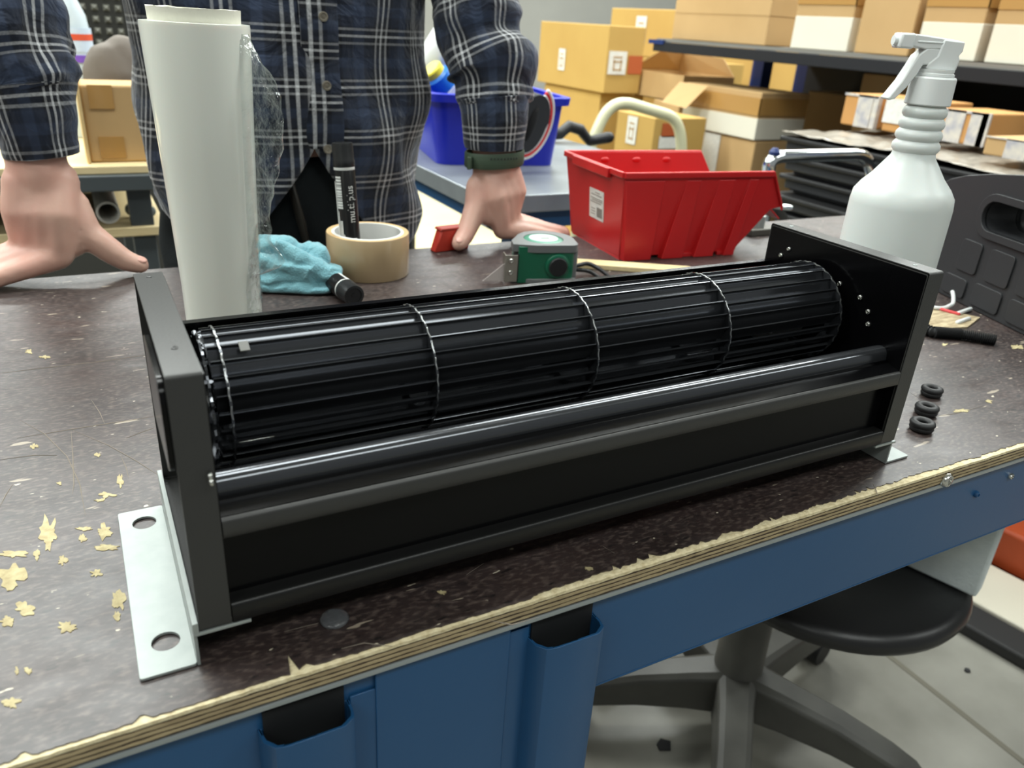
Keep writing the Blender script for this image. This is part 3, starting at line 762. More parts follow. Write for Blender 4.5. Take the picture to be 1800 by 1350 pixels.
cx_, cy_ = 0.0, 0.0
ol2 = [(p[0] * 1.05 + 0.0012, p[1] * 1.06) for p in ol]
ol2t = [(-0.041, -0.022), (-0.012, -0.0285)] + [p for p in ol2[1:-1]] + [(-0.040, -0.004)]
MB().prism(ol2t, 0.040, 0.0495, holes=[circle(0.004, 0.006, 0.0255, 28)]).build('grip', GREYR, tmr, bevel=0.0022, seg=3)
MB().prism(ol2t, 0.0, 0.006).build('grip', GREYR, tmr, bevel=0.002)
MB().box(0.0345, 0.0445, -0.021, 0.018, 0.0, 0.046).build('grip', GREYR, tmr, bevel=0.004, seg=3)
MB().lathe([(0.0255, 0.0470), (0.0250, 0.0490), (0.0235, 0.0496), (0.0001, 0.0500)], 32, Matrix.Translation((0.004, 0.006, 0))).build('boss', mat('mid green plastic', (52, 128, 102), 0.35), tmr)
MB().lathe([(0.019, 0.0496), (0.0188, 0.0503), (0.0001, 0.0504)], 32, Matrix.Translation((0.004, 0.006, 0))).build('sticker', mat('pale sticker', (206, 226, 220), 0.3, var=(70, 0.8, (170, 205, 196))), tmr)
MB().prism(rrect(-0.004, 0.007, -0.003, 0.003, 0.001, 2), 0.0504, 0.0506, M=Matrix.Translation((0.004, 0.004, 0))).build('sticker_print', GREY_INK, tmr, smooth=0)
Mf = Matrix.Translation((0.0165, -0.0265, 0.0225)) @ Matrix.Rotation(PI / 2, 4, 'X')
MB().lathe([(0.0165, -0.001), (0.0155, 0.002), (0.0135, 0.003)], 28, Mf).build('lock_ring', GREEN, tmr, bevel=0.0004)
MB().lathe([(0.0122, 0.001), (0.0120, 0.005), (0.0108, 0.0062), (0.0002, 0.0066)], 28, Mf).build('lock_button', mat('black button', (24, 26, 27), 0.4), tmr)
MB().box(-0.0355, -0.034, -0.027, -0.002, 0.006, 0.038).build('hook_plate', INK, tmr)
hk = MB().box(-0.050, -0.0355, -0.0285, -0.0272, 0.003, 0.037).box(-0.0512, -0.0500, -0.0285, -0.012, 0.003, 0.037).build('hook', mat('dull hook steel', (168, 164, 154), 0.38, 0.8), tmr, bevel=0.0003)
for z in (0.030, 0.015):
    screw_head((-0.044, -0.0285, z), (0, -1, 0), 0.0032, 'rivet', STEEL, tmr, 0.002)
MB().prism([(-0.0505, 0.003), (-0.0505, 0.026), (-0.078, 0.003)], -0.0006, 0.0006, M=Matrix.Translation((0, -0.024, 0)) @ Matrix.Rotation(PI / 2, 4, 'X')).build('blade_tip', mat('pale blade', (186, 176, 172), 0.5), tmr)
cb = MB()
q = [onz(1010, 468, 0.014), onz(1034, 462, 0.013), onz(1056, 474, 0.008), onz(1075, 490, 0.004), onz(1110, 512, 0.004)]
cb.tube(arc(q, 0.03), 0.0028, 8, round_caps=True)
q2 = [onz(1012, 474, 0.007), onz(1036, 476, 0.005), onz(1060, 492, 0.0035), onz(1090, 520, 0.0032)]
cb.tube(arc(q2, 0.02), 0.0028, 8, round_caps=True)
tag(cb.build('cord', RUBBER, smooth=60), 'short loop of black cord beside the green tape measure', 'cord')

# pine stick in front of the red bin
s0, s1 = onz(1010, 466), onz(1212, 480)
dv = (s1 - s0); an = math.atan2(dv.y, dv.x)
MB().box(0, dv.length, -0.012, 0.014, 0.0, 0.007, Matrix.Translation((s0.x, s0.y - 0.004, 0)) @ Matrix.Rotation(an, 4, 'Z')).build('wooden_stick', CREAM_WOOD, smooth=0, bevel=0.001)
tag(bpy.data.objects['wooden_stick'], 'flat pale pine stick lying in front of the red bin', 'stick')

# red stacking bin
bin_ = thing('storage_bin', 'open red plastic stacking bin with a barcode label at the back of the bench', 'bin', (0.625, 0.556, 0), rz=math.radians(-6))
BL0, BW0 = 0.195, 0.152
def B(x, y, z):                                    # flare the walls outwards with height
    k = z / 0.122
    return Vector((x + (-0.012 * k if x < 0.05 else 0.0), y + (-0.010 if y < 0.07 else 0.022) * k, z))
th = 0.0022
bb = MB()
HT = 0.122
side = [(0, 0.004), (0.195, 0.004), (0.247, 0.066), (0.266, 0.070), (0.236, HT), (0, HT)]
for y0 in (0.0, BW0):
    vs = []; n = len(side)
    for yy in (y0, y0 + (th if y0 == 0 else -th)):
        vs += [B(x, yy, z) for x, z in side]
    f = [list(range(n)), list(range(n, 2 * n))[::-1]] + [[i, i + n, (i + 1) % n + n, (i + 1) % n] for i in range(n)]
    if y0 > 0: f = [q_[::-1] for q_ in f]
    bb.add(vs, [q_[::-1] for q_ in f])
def quadwall(a, b, c, d, t):
    a, b, c, d = map(Vector, (a, b, c, d)); nrm = (b - a).cross(d - a).normalized() * t
    bb.add([a, b, c, d, a + nrm, b + nrm, c + nrm, d + nrm], [[3, 2, 1, 0], [4, 5, 6, 7], [0, 1, 5, 4], [1, 2, 6, 5], [2, 3, 7, 6], [3, 0, 4, 7]])
quadwall(B(0, 0, 0.004), B(0, BW0, 0.004), B(0, BW0, HT), B(0, 0, HT), th)                  # back wall
quadwall(B(0, 0, 0.006), B(0.195, 0, 0.006), B(0.195, BW0, 0.006), B(0, BW0, 0.006), th)    # floor
quadwall(B(0.195, 0, 0.004), B(0.247, 0, 0.066), B(0.247, BW0, 0.066), B(0.195, BW0, 0.004), th)   # sloping front
quadwall(B(0.247, 0, 0.066), B(0.268, 0, 0.050), B(0.268, BW0, 0.050), B(0.247, BW0, 0.066), th)   # turned-down lip
bb.build('body', RED, bin_, smooth=25, bevel=0.0008)
# vertical ribs, rim, stacking lugs
for y0, s in ((0.0, -1), (BW0, 1)):
    for x0_, x1_ in ((0.001, 0.049), (0.063, 0.103), (0.118, 0.156), (0.171, 0.193)):
        # raised wall panels with grooves between them, standing out further towards the foot
        rb = MB()
        pts = [B(x0_, y0, 0.0005), B(x1_, y0, 0.0005), B(x1_ + 0.020 * (x1_ / 0.19), y0, HT - 0.010), B(x0_ + (0.024 if x0_ > 0.01 else 0.0), y0, HT - 0.010)]
        out_ = [pts[0] + Vector((0.002, s * 0.0095, 0)), pts[1] + Vector((-0.003, s * 0.0095, 0)), pts[2] + Vector((-0.002, s * 0.0018, 0)), pts[3] + Vector((0.002, s * 0.0018, 0))]
        rb.add(pts + out_, [[0, 1, 2, 3], [7, 6, 5, 4], [0, 4, 5, 1], [1, 5, 6, 2], [2, 6, 7, 3], [3, 7, 4, 0]] if s > 0 else [q_[::-1] for q_ in [[0, 1, 2, 3], [7, 6, 5, 4], [0, 4, 5, 1], [1, 5, 6, 2], [2, 6, 7, 3], [3, 7, 4, 0]]])
        rb.build('wall_panel', RED, bin_, smooth=0, bevel=0.0006)
rim = MB()
def rimbar(a, b, w=0.0038, h=0.0085):
    a, b = Vector(a), Vector(b); d = (b - a).normalized(); n_ = d.cross(Vector((0, 0, 1))).normalized() * w
    up = Vector((0, 0, h)); vs = [a - n_ * .3 - up, b - n_ * .3 - up, b + n_ - up, a + n_ - up, a - n_ * .3, b - n_ * .3, b + n_, a + n_]
    rim.add(vs, [[3, 2, 1, 0], [4, 5, 6, 7], [0, 1, 5, 4], [1, 2, 6, 5], [2, 3, 7, 6], [3, 0, 4, 7]])
e = Vector((0, 0, 0.002))
rimbar(B(-0.001, 0, HT) + e, B(0.236, 0, HT) + e); rimbar(B(0.236, BW0, HT) + e, B(-0.001, BW0, HT) + e)
rimbar(B(0, BW0, HT) + e, B(0, 0, HT) + e)
rimbar(B(0.236, 0, HT) + e, B(0.267, 0, 0.068) + e, h=0.006); rimbar(B(0.267, BW0, 0.068) + e, B(0.236, BW0, HT) + e, h=0.006)
rim.build('rim', RED, bin_, smooth=0, bevel=0.0015)
bk = MB().box(-0.0185, -0.012, 0.02, BW0 - 0.02, HT - 0.012, HT + 0.001, Matrix.Translation((0.0, 0.006, 0))).build('hanging_lip', RED, bin_, smooth=0, bevel=0.001)
for x in (0.055, 0.112, 0.168):
    p = B(x, BW0, HT - 0.012)
    MB().ball((p.x, p.y - th, p.z), 0.008, 12, (1, 0.35, 0.55)).build('lug', RED, bin_)
for x0, x1 in ((0.10, 0.135), (0.165, 0.18)):
    MB().box(x0, x1, -0.004, 0.004, 0.0, 0.006).build('foot', RED, bin_, bevel=0.0008)
MB().box(0.0, 0.03, 0.0, BW0, 0.0, 0.006).box(0.03, 0.19, 0.02, BW0 - 0.02, 0.0, 0.006).build('base', RED, bin_, smooth=0)
# label on the back wall (its outside faces the viewer's left)
lb = MB()
def lab(u0, u1, z0, z1, off, mb):
    vs = []
    for k in (0, 1):
        o_ = Vector((-off - 0.0004 * (1 - k) + 0.0002, 0, 0))
        for (y, z) in ((u0, z0), (u1, z0), (u1, z1), (u0, z1)):
            p = B(0, BW0 * 0 + 0.001, z); vs.append(Vector((p.x, y, z)) + o_)
    mb.add(vs, [[0, 1, 2, 3][::-1], [4, 5, 6, 7], [0, 1, 5, 4], [1, 2, 6, 5], [2, 3, 7, 6], [3, 0, 4, 7]])
lab(0.048, 0.092, 0.042, 0.085, 0.0004, lb)
lb.build('label', LABEL, bin_, smooth=0)
pr = MB(); rr3 = random.Random(2)
for z, (a, b) in ((0.0800, (0.060, 0.074)), (0.0765, (0.054, 0.086)), (0.0712, (0.052, 0.088)), (0.0685, (0.052, 0.084)), (0.0655, (0.056, 0.088))):
    lab(a, b, z, z + 0.0012, 0.0008, pr)
y = 0.052
while y < 0.069:
    w = rr3.uniform(0.0006, 0.0018); lab(y, y + w, 0.046, 0.060, 0.0008, pr); y += w + rr3.uniform(0.0005, 0.0011)
for z in (0.048, 0.052, 0.056): lab(0.074, 0.086, z, z + 0.001, 0.0008, pr)
pr.build('label_print', GREY_INK, bin_, smooth=0)

# spray bottle behind the right-hand plate
sbp = CAM + ray(1566, 420) * 0.745
sb = thing('spray_bottle', 'white plastic trigger spray bottle standing behind the right end of the blower', 'spray bottle', (sbp.x, sbp.y, 0), rz=math.radians(-27))
rb_ = 0.0447
prof = [(rb_ - 0.004, 0), (rb_, 0.003), (rb_, 0.165), (rb_ - 0.0012, 0.1745), (rb_ - 0.006, 0.182), (rb_ - 0.014, 0.191), (0.0225, 0.203), (0.0190, 0.208), (0.0180, 0.212)]
for k in range(4):
    z = 0.2125 + k * 0.0098; r = 0.0205 - k * 0.0006
    prof += [(r - 0.0022, z), (r - 0.0004, z + 0.0022), (r, z + 0.0045), (r - 0.0004, z + 0.0068), (r - 0.0022, z + 0.0092)]
prof += [(0.0150, 0.2525), (0.0150, 0.256)]
MB().lathe(prof, 56).build('bottle', BOTTLE, sb, smooth=40)
ztop = 0.2525
rings = []
for z, r in ((ztop, 0.0180), (ztop + 0.001, 0.0188), (ztop + 0.022, 0.0182), (ztop + 0.0235, 0.0172)):
    rings.append([Vector(((r + 0.0003 * (k % 2)) * math.cos(2 * PI * k / 80), (r + 0.0003 * (k % 2)) * math.sin(2 * PI * k / 80), z)) for k in range(80)])
MB().loft(rings).build('collar', WHITE_PL, sb, smooth=30)
zc = ztop + 0.0235
MB().lathe([(0.0150, zc), (0.0158, zc + 0.001), (0.0158, zc + 0.0025), (0.0145, zc + 0.003), (0.0150, zc + 0.0045), (0.0150, zc + 0.006)], 40).build('swivel_ring', WHITE_PL, sb)
# head: nozzle points along -x
zh = zc + 0.006
MB().prism([(0.0135, zh), (0.0145, zh + 0.0091), (0.0125, zh + 0.0114), (0.0150, zh + 0.0152), (0.0150, zh + 0.0228), (-0.004, zh + 0.0239), (-0.006, zh + 0.0106), (-0.012, zh + 0.0046), (-0.013, zh)], -0.0085, 0.0085, M=Matrix(((1, 0, 0, 0), (0, 0, -1, 0), (0, 1, 0, 0), (0, 0, 0, 1)))).build('pump_body', WHITE_PL, sb, bevel=0.0014)
MB().prism([(0.010, zh + 0.0171), (0.010, zh + 0.0236), (-0.028, zh + 0.0266), (-0.030, zh + 0.0247), (-0.030, zh + 0.0171), (-0.018, zh + 0.0152), (-0.006, zh + 0.0160)], -0.0075, 0.0075, M=Matrix(((1, 0, 0, 0), (0, 0, -1, 0), (0, 1, 0, 0), (0, 0, 0, 1)))).build('shroud', WHITE_PL, sb, bevel=0.001)
MB().box(-0.026, 0.002, -0.0082, 0.0082, zh + 0.0201, zh + 0.0217).build('shroud_rib', WHITE_PL, sb, bevel=0.0006)
MB().box(-0.041, -0.0285, -0.0085, 0.0085, zh + 0.0148, zh + 0.0270).build('nozzle', WHITE_PL, sb, bevel=0.0018)
MB().lathe([(0.004, 0), (0.004, 0.003)], 16, Matrix.Translation((-0.041, 0, zh + 0.0209)) @ Matrix.Rotation(-PI / 2, 4, 'Y')).build('spray_tip', WHITE_PL, sb)
tg = [(-0.004, zh + 0.0160), (-0.016, zh + 0.0160), (-0.0225, zh + 0.0099), (-0.026, zh + 0.0008), (-0.031, zh - 0.0108), (-0.0385, zh - 0.0234), (-0.0405, zh - 0.0257), (-0.0375, zh - 0.0270), (-0.0330, zh - 0.0257), (-0.0255, zh - 0.0162), (-0.0195, zh - 0.0054), (-0.016, zh + 0.0030), (-0.006, zh + 0.0030), (-0.002, zh + 0.0091)]
MB().prism(tg, -0.0075, 0.0075, M=Matrix(((1, 0, 0, 0), (0, 0, -1, 0), (0, 1, 0, 0), (0, 0, 0, 1)))).build('trigger', WHITE_PL, sb, bevel=0.0018)
# faint grey smudge on the body
# rubber grommets
GRP = 'rubber grommets on the bench'
def grommet(u, v, r, label):
    p = onz(u, v, 0.005)
    t = thing('grommet', label, 'grommet', (p.x, p.y, 0), group=GRP)
    MB().torus(r * 0.66, r * 0.34, 28, 10, Matrix.Translation((0, 0, 0.0066)), 0.85).build('upper_flange', RUBBER, t, smooth=60)
    MB().torus(r * 0.62, r * 0.33, 28, 10, Matrix.Translation((0, 0, 0.0030)), 0.85).build('lower_flange', RUBBER, t, smooth=60)
grommet(1638, 687, 0.0100, 'black rubber grommet farthest from the bench edge')
grommet(1629, 719, 0.0104, 'middle black rubber grommet of the row of three')
grommet(1621, 747, 0.0106, 'black rubber grommet nearest the chipped bench edge')
# corrugated conduit
q = [onz(1560, 556, 0.006), onz(1640, 584, 0.006), (onz(1690, 588, 0.006)), onz(1750, 598, 0.006)]
P = []
for i in range(len(q) - 1):
    for k in range(10): P.append(q[i].lerp(q[i + 1], k / 10))
P.append(q[-1])
path = []; rad = []
tot = 0
N = 150
for i in range(N):
    t = i / (N - 1) * (len(P) - 1); a = min(int(t), len(P) - 2); path.append(P[a].lerp(P[a + 1], t - a)); rad.append(0.0058 + (0.0012 if i % 3 == 1 else -0.0010))
tag(MB().tube(path, rad, 14).build('corrugated_conduit', RUBBER, smooth=25), 'short length of black corrugated conduit on the right of the bench', 'conduit')
# stripped wire ends
wires = thing('wire_ends', 'red and white stripped wire ends lying beyond the black conduit', 'wires')
zq = 0.004
MB().tube(arc([onz(1600, 532, zq), onz(1640, 541, zq), onz(1660, 542, zq), onz(1676, 534, 0.006), onz(1676, 520, 0.014), onz(1674, 512, 0.018)], .01), [0.0024] * 31, 8).build('white_wire', WHITE_PL, wires)
MB().tube(arc([onz(1600, 540, 0.003), onz(1645, 541, 0.003), onz(1665, 547, 0.003), onz(1685, 552, 0.003)], .02), 0.0022, 8, round_caps=True).build('red_wire', mat('red wire', (206, 70, 70), 0.4), wires)
MB().tube([onz(1684, 551, 0.0032), onz(1706, 543, 0.0032)], 0.0026, 8, round_caps=True).build('ferrule', WHITE_PL, wires)
MB().tube([onz(1683, 567, 0.0028), onz(1703, 560, 0.0028)], 0.0026, 8, round_caps=True).build('ferrule', WHITE_PL, wires)
# worn wood sample under the wires
wp = [onz(u, v) for u, v in ((1600, 548), (1640, 540), (1688, 553), (1722, 560), (1700, 577), (1640, 580), (1600, 575))]
wb = MB().prism([(p.x, p.y) for p in wp][::-1], 0.0, 0.0018)
tag(wb.build('veneer_scrap', mat('split tan veneer', (184, 168, 136), 0.8, var=(70, 0.9, (130, 112, 84)), stretch=(1, 3, 1), bump=(200, .5)), smooth=0), 'torn tan veneer scrap under the wire ends', 'veneer')
# clear gel bumper
p = onz(588, 1090)
gm = mat('clear gel', (150, 152, 156), 0.12, trans=0.75, bump=(300, .5))
tag(MB().lathe([(0.0075, 0.0003), (0.0078, 0.0009), (0.0070, 0.0021), (0.0045, 0.0028), (0.0001, 0.0030)], 24, Matrix.Translation((p.x, p.y, 0))).build('gel_bumper', gm, smooth=60), 'round clear gel bumper stuck near the front bench edge', 'bumper')
# bolt and metal block right of the bin
p = onz(1328, 410)
mb = thing('metal_block', 'small dull metal block lying beyond the red bin', 'block', (p.x, p.y, 0))
MB().box(-0.03, 0.03, -0.02, 0.02, 0, 0.012).build('base', mat('dull dark metal', (96, 94, 88), 0.45, 0.5), mb, bevel=0.002)
MB().lathe([(0.012, 0.012), (0.012, 0.03), (0.006, 0.034)], 18).build('boss', GALV, mb)

# ------------------------------------------------------------------ the person leaning on the far edge of the bench
def plaid():
    m = bpy.data.materials.new('navy plaid flannel'); m.use_nodes = True; nt = m.node_tree; b = nt.nodes['Principled BSDF']; L_ = nt.links.new
    uv = nt.nodes.new('ShaderNodeUVMap'); sx = nt.nodes.new('ShaderNodeSeparateXYZ'); L_(uv.outputs[0], sx.inputs[0])
    def band(src, period, stops):
        d = nt.nodes.new('ShaderNodeMath'); d.operation = 'DIVIDE'; d.inputs[1].default_value = period; L_(src, d.inputs[0])
        f = nt.nodes.new('ShaderNodeMath'); f.operation = 'FRACT'; L_(d.outputs[0], f.inputs[0])
        r = nt.nodes.new('ShaderNodeValToRGB'); cr = r.color_ramp; cr.interpolation = 'LINEAR'
        cr.elements[0].position = 0; cr.elements[0].color = (stops[0][1],) * 3 + (1,)
        cr.elements[1].position = stops[-1][0]; cr.elements[1].color = (stops[-1][1],) * 3 + (1,)
        for p, v in stops[1:-1]:
            e = cr.elements.new(p); e.color = (v, v, v, 1)
        L_(f.outputs[0], r.inputs[0]); return r.outputs[0]
    def lines(ctr, w, val):
        s = [(0, 0)]
        for c, v in zip(ctr, val):
            s += [(c - w, 0), (c - w * 0.55, v), (c + w * 0.55, v), (c + w, 0)]
        return s + [(1, 0)]
    LU = band(sx.outputs[0], 0.064, lines((0.34, 0.47, 0.60), 0.030, (0.55, 0.95, 0.60)))
    LV = band(sx.outputs[1], 0.060, lines((0.36, 0.50, 0.63), 0.030, (0.45, 0.9, 0.5)))
    blk = [(0, 0.75), (0.06, 0.8), (0.09, 0.25), (0.25, 0.2), (0.27, 0.0), (0.68, 0.0), (0.70, 0.25), (0.86, 0.3), (0.90, 0.75), (1, 0.75)]
    BU = band(sx.outputs[0], 0.064, blk); BV = band(sx.outputs[1], 0.060, blk)
    def math_(op, a, c):
        n = nt.nodes.new('ShaderNodeMath'); n.operation = op
        for k, x in enumerate((a, c)):
            if hasattr(x, 'links'): L_(x, n.inputs[k])
            else: n.inputs[k].default_value = x
        return n.outputs[0]
    bl = math_('MULTIPLY', math_('ADD', BU, BV), 0.5)
    m1 = nt.nodes.new('ShaderNodeMix'); m1.data_type = 'RGBA'; m1.inputs[6].default_value = (*lin((20, 22, 29)), 1); m1.inputs[7].default_value = (*lin((62, 74, 98)), 1); L_(bl, m1.inputs[0])
    ln = math_('MINIMUM', math_('ADD', math_('MULTIPLY', LU, 0.62), math_('MULTIPLY', LV, 0.55)), 1.0)
    # woven threads break the lines up a little
    tc = nt.nodes.new('ShaderNodeTexCoord'); nz = nt.nodes.new('ShaderNodeTexNoise'); nz.inputs['Scale'].default_value = 420; nz.inputs['Detail'].default_value = 2; L_(tc.outputs['Object'], nz.inputs['Vector'])
    ln = math_('MULTIPLY', ln, math_('ADD', 0.45, nz.outputs[0]))
    m2 = nt.nodes.new('ShaderNodeMix'); m2.data_type = 'RGBA'; m2.inputs[7].default_value = (*lin((206, 208, 210)), 1); L_(m1.outputs[2], m2.inputs[6]); L_(ln, m2.inputs[0])
    L_(m2.outputs[2], b.inputs['Base Color'])
    b.inputs['Roughness'].default_value = 0.92; b.inputs['Sheen Weight'].default_value = 0.25; b.inputs['Specular IOR Level'].default_value = 0.2
    bp = nt.nodes.new('ShaderNodeBump'); bp.inputs['Strength'].default_value = 0.25; bp.inputs['Distance'].default_value = 0.001; L_(nz.outputs[0], bp.inputs['Height'])
    n2 = nt.nodes.new('ShaderNodeTexNoise'); n2.inputs['Scale'].default_value = 26; n2.inputs['Detail'].default_value = 3; n2.inputs['Distortion'].default_value = 1.2; L_(tc.outputs['Object'], n2.inputs['Vector'])
    b2 = nt.nodes.new('ShaderNodeBump'); b2.inputs['Strength'].default_value = 0.55; b2.inputs['Distance'].default_value = 0.012; L_(n2.outputs[0], b2.inputs['Height']); L_(bp.outputs[0], b2.inputs['Normal']); L_(b2.outputs[0], b.inputs['Normal'])
    return m
PLAID = plaid()
TROUSER = mat('black work trousers', (24, 28, 30), 0.85, var=(20, 0.4, (34, 38, 40)), bump=(300, 0.3), spec=0.2)

CX, CY = 0.238, 0.835                              # torso axis
sk = MB()
def limb(pts, rad, n=14, sy=1.0, up=None): sk.tube(pts, rad, n, round_caps=True, sy=sy, up=up)
# trunk, neck, head
limb([(CX, CY + 0.01, 0.0), (CX, CY, 0.15), (CX, CY, 0.32), (CX, CY, 0.46)], [0.135, 0.13, 0.14, 0.13], 20, 0.72, up=(0, 1, 0))
limb([(CX - 0.14, CY + 0.005, 0.465), (CX, CY + 0.01, 0.49), (CX + 0.14, CY + 0.005, 0.465)], [0.045, 0.055, 0.045])
limb([(CX, CY + 0.005, 0.52), (CX, CY - 0.02, 0.60), (CX, CY - 0.04, 0.66)], [0.062, 0.056, 0.056], 16)
HC = Vector((CX, CY - 0.055, 0.735))
def head_ball(off, r, sc): sk.ball(HC + Vector(off), r, 20, sc)
head_ball((0, 0.012, 0.03), 0.088, (0.86, 1.08, 1.05)); head_ball((0, -0.022, -0.045), 0.066, (0.86, 0.95, 1.05)); head_ball((0, -0.058, -0.086), 0.026, (1.1, .8, .8))
limb([HC + Vector((0, -0.083, 0.012)), HC + Vector((0, -0.102, -0.022))], [0.009, 0.0135], 10)
for s in (-1, 1):
    sk.ball(HC + Vector((s * 0.078, 0.01, -0.012)), 0.026, 12, (0.35, 0.7, 1.1)); sk.ball(HC + Vector((s * 0.034, -0.076, 0.022)), 0.016, 10, (1.2, .6, .5))
limb([HC + Vector((-0.022, -0.083, -0.055)), HC + Vector((0, -0.089, -0.056)), HC + Vector((0.022, -0.083, -0.055))], [0.005, 0.007, 0.005], 8)
# legs
for s in (-1, 1):
    limb([(CX + s * 0.085, CY + 0.01, -0.02), (CX + s * 0.10, CY + 0.0, -0.40), (CX + s * 0.11, CY + 0.03, -0.78)], [0.085, 0.058, 0.042], 16)
    limb([(CX + s * 0.11, CY + 0.05, -0.815), (CX + s * 0.125, CY - 0.09, -0.825)], [0.03, 0.024], 12)
# arms and hands -------------------------------------------------------
def arm(shoulder, elbow, wrist):
    limb(shoulder + [elbow], [0.045, 0.042, 0.038], 16)
    w = Vector(wrist); e = Vector(elbow)
    limb([elbow, e.lerp(w, 0.35), e.lerp(w, 0.75), w], [0.038, 0.039, 0.0315, 0.0295], 16)
def fing(pts, rad): limb(pts, rad, 12)
# person's right hand (left in the picture)
arm([(CX - 0.16, CY + 0.005, 0.480), (-0.050, 0.790, 0.415)], (-0.085, 0.742, 0.325), (-0.0715, 0.690, 0.112))
Wa = Vector((-0.0715, 0.690, 0.108))
Ka = [Vector(p) for p in ((-0.066, 0.666, 0.030), (-0.080, 0.672, 0.033), (-0.092, 0.680, 0.034), (-0.101, 0.689, 0.036))]
for i, k in enumerate(Ka):
    st = Wa + Vector((0.016 - 0.0107 * i, 0.000, 0.0))
    md = st.lerp(k, 0.5) + Vector((0, -0.008, 0.004))
    limb([st, md, k], [0.0225, 0.0215, (0.0145, 0.014, 0.0135, 0.0125)[i]], 14)
limb([Wa + Vector((0.008, 0.004, -0.012)), Vector((-0.047, 0.684, 0.062)), Vector((-0.052, 0.676, 0.040))], [0.024, 0.021, 0.016], 14)
fing([Ka[0], (-0.106, 0.655, 0.021), (-0.137, 0.648, 0.013), (-0.160, 0.644, 0.0095)], [0.0150, 0.0125, 0.0108, 0.0085])
fing([Ka[1], (-0.118, 0.668, 0.022), (-0.150, 0.664, 0.014), (-0.178, 0.662, 0.010)], [0.0150, 0.0125, 0.0108, 0.0085])
fing([Ka[2], (-0.128, 0.681, 0.024), (-0.158, 0.681, 0.015), (-0.182, 0.680, 0.010)], [0.0140, 0.0115, 0.0102, 0.0080])
fing([Ka[3], (-0.132, 0.696, 0.026), (-0.155, 0.698, 0.018), (-0.172, 0.698, 0.013)], [0.0125, 0.0102, 0.0090, 0.0072])
THa = [(-0.046, 0.688, 0.082), (-0.036, 0.679, 0.049), (-0.010, 0.671, 0.026), (0.0005, 0.669, 0.018), (0.0135, 0.667, 0.0125)]
fing(THa, [0.0190, 0.0180, 0.0142, 0.0128, 0.0106])
# person's left hand (right in the picture)
arm([(CX + 0.16, CY + 0.005, 0.480), (0.462, 0.788, 0.415)], (0.471, 0.745, 0.325), (0.491, 0.690, 0.110))
Wb = Vector((0.4905, 0.690, 0.108))
Kb = [Vector(p) for p in ((0.494, 0.668, 0.024), (0.505, 0.674, 0.028), (0.514, 0.681, 0.031), (0.519, 0.689, 0.034))]
for i, k in enumerate(Kb):
    st = Wb + Vector((-0.015 + 0.0100 * i, 0.000, 0.0))
    md = st.lerp(k, 0.5) + Vector((-0.002 + 0.002 * i, -0.008, 0.004))
    limb([st, md, k], [0.0212, 0.0205, (0.0135, 0.0135, 0.013, 0.0120)[i]], 14)
limb([Wb + Vector((-0.008, 0.004, -0.012)), Vector((0.466, 0.684, 0.066)), Vector((0.474, 0.676, 0.044))], [0.022, 0.0195, 0.015], 14)
fing([Kb[0], (0.532, 0.662, 0.020), (0.562, 0.660, 0.0135), (0.586, 0.659, 0.0095)], [0.0135, 0.0118, 0.0102, 0.0082])
fing([Kb[1], (0.546, 0.674, 0.022), (0.580, 0.672, 0.0145), (0.606, 0.671, 0.010)], [0.0135, 0.0118, 0.0102, 0.0082])
fing([Kb[2], (0.556, 0.686, 0.022), (0.588, 0.686, 0.015), (0.613, 0.685, 0.010)], [0.0130, 0.0110, 0.0096, 0.0078])
fing([Kb[3], (0.552, 0.700, 0.026), (0.576, 0.702, 0.019), (0.594, 0.702, 0.014)], [0.0118, 0.0098, 0.0086, 0.0070])
THb = [(0.463, 0.688, 0.082), (0.457, 0.680, 0.056), (0.440, 0.668, 0.031), (0.431, 0.661, 0.0205), (0.420, 0.654, 0.0130)]
fing(THb, [0.0185, 0.0176, 0.0146, 0.0134, 0.0112])
def skin_disp(c): return c + Vector((fbm(c, 45, 1), fbm(c, 45, 2), fbm(c, 45, 3))) * 0.0008
person = link('person', remesh(sk, 0.0028, 9, skin_disp), SKIN, smooth=180)
tag(person, 'person in a navy plaid shirt and dark trousers leaning both hands on the bench', 'person')
# nails
def nail(tip, prev, side, name='thumb_nail'):
    tip, prev = Vector(tip), Vector(prev); d = (tip - prev).normalized(); n_ = Vector(side).normalized(); n_ = (n_ - d * n_.dot(d)).normalized(); w = d.cross(n_)
    M = Matrix(((d.x, w.x, n_.x, 0), (d.y, w.y, n_.y, 0), (d.z, w.z, n_.z, 0), (0, 0, 0, 1)))
    MB().ball(tip + n_ * 0.0086 - d * 0.001, 0.0072, 14, (1.05, 0.8, 0.28), M).build(name, NAIL, person, smooth=180)
nail(THa[-1], THa[-2], (0, -0.35, 1)); nail(THb[-1], THb[-2], (0, -0.45, 1))

# shirt: trunk --------------------------------------------------------
hemz = lambda a: 0.030 - 0.055 * max(0, math.cos(a)) ** 2 + 0.035 * abs(math.sin(a)) ** 2     # a = 0 at the front
def lerp_tab(tab, z):
    for (z0, v0), (z1, v1) in zip(tab, tab[1:]):
        if z0 <= z <= z1: t = (z - z0) / (z1 - z0); return v0 + (v1 - v0) * (t * t * (3 - 2 * t))
    return tab[0][1] if z < tab[0][0] else tab[-1][1]
RXT = [(-0.06, 0.186), (0.02, 0.188), (0.10, 0.186), (0.18, 0.194), (0.26, 0.190), (0.36, 0.192), (0.45, 0.204), (0.50, 0.196), (0.535, 0.150), (0.555, 0.105), (0.565, 0.078)]
RYT = [(-0.06, 0.118), (0.04, 0.122), (0.14, 0.130), (0.24, 0.124), (0.36, 0.118), (0.46, 0.112), (0.51, 0.100), (0.545, 0.080), (0.565, 0.066)]
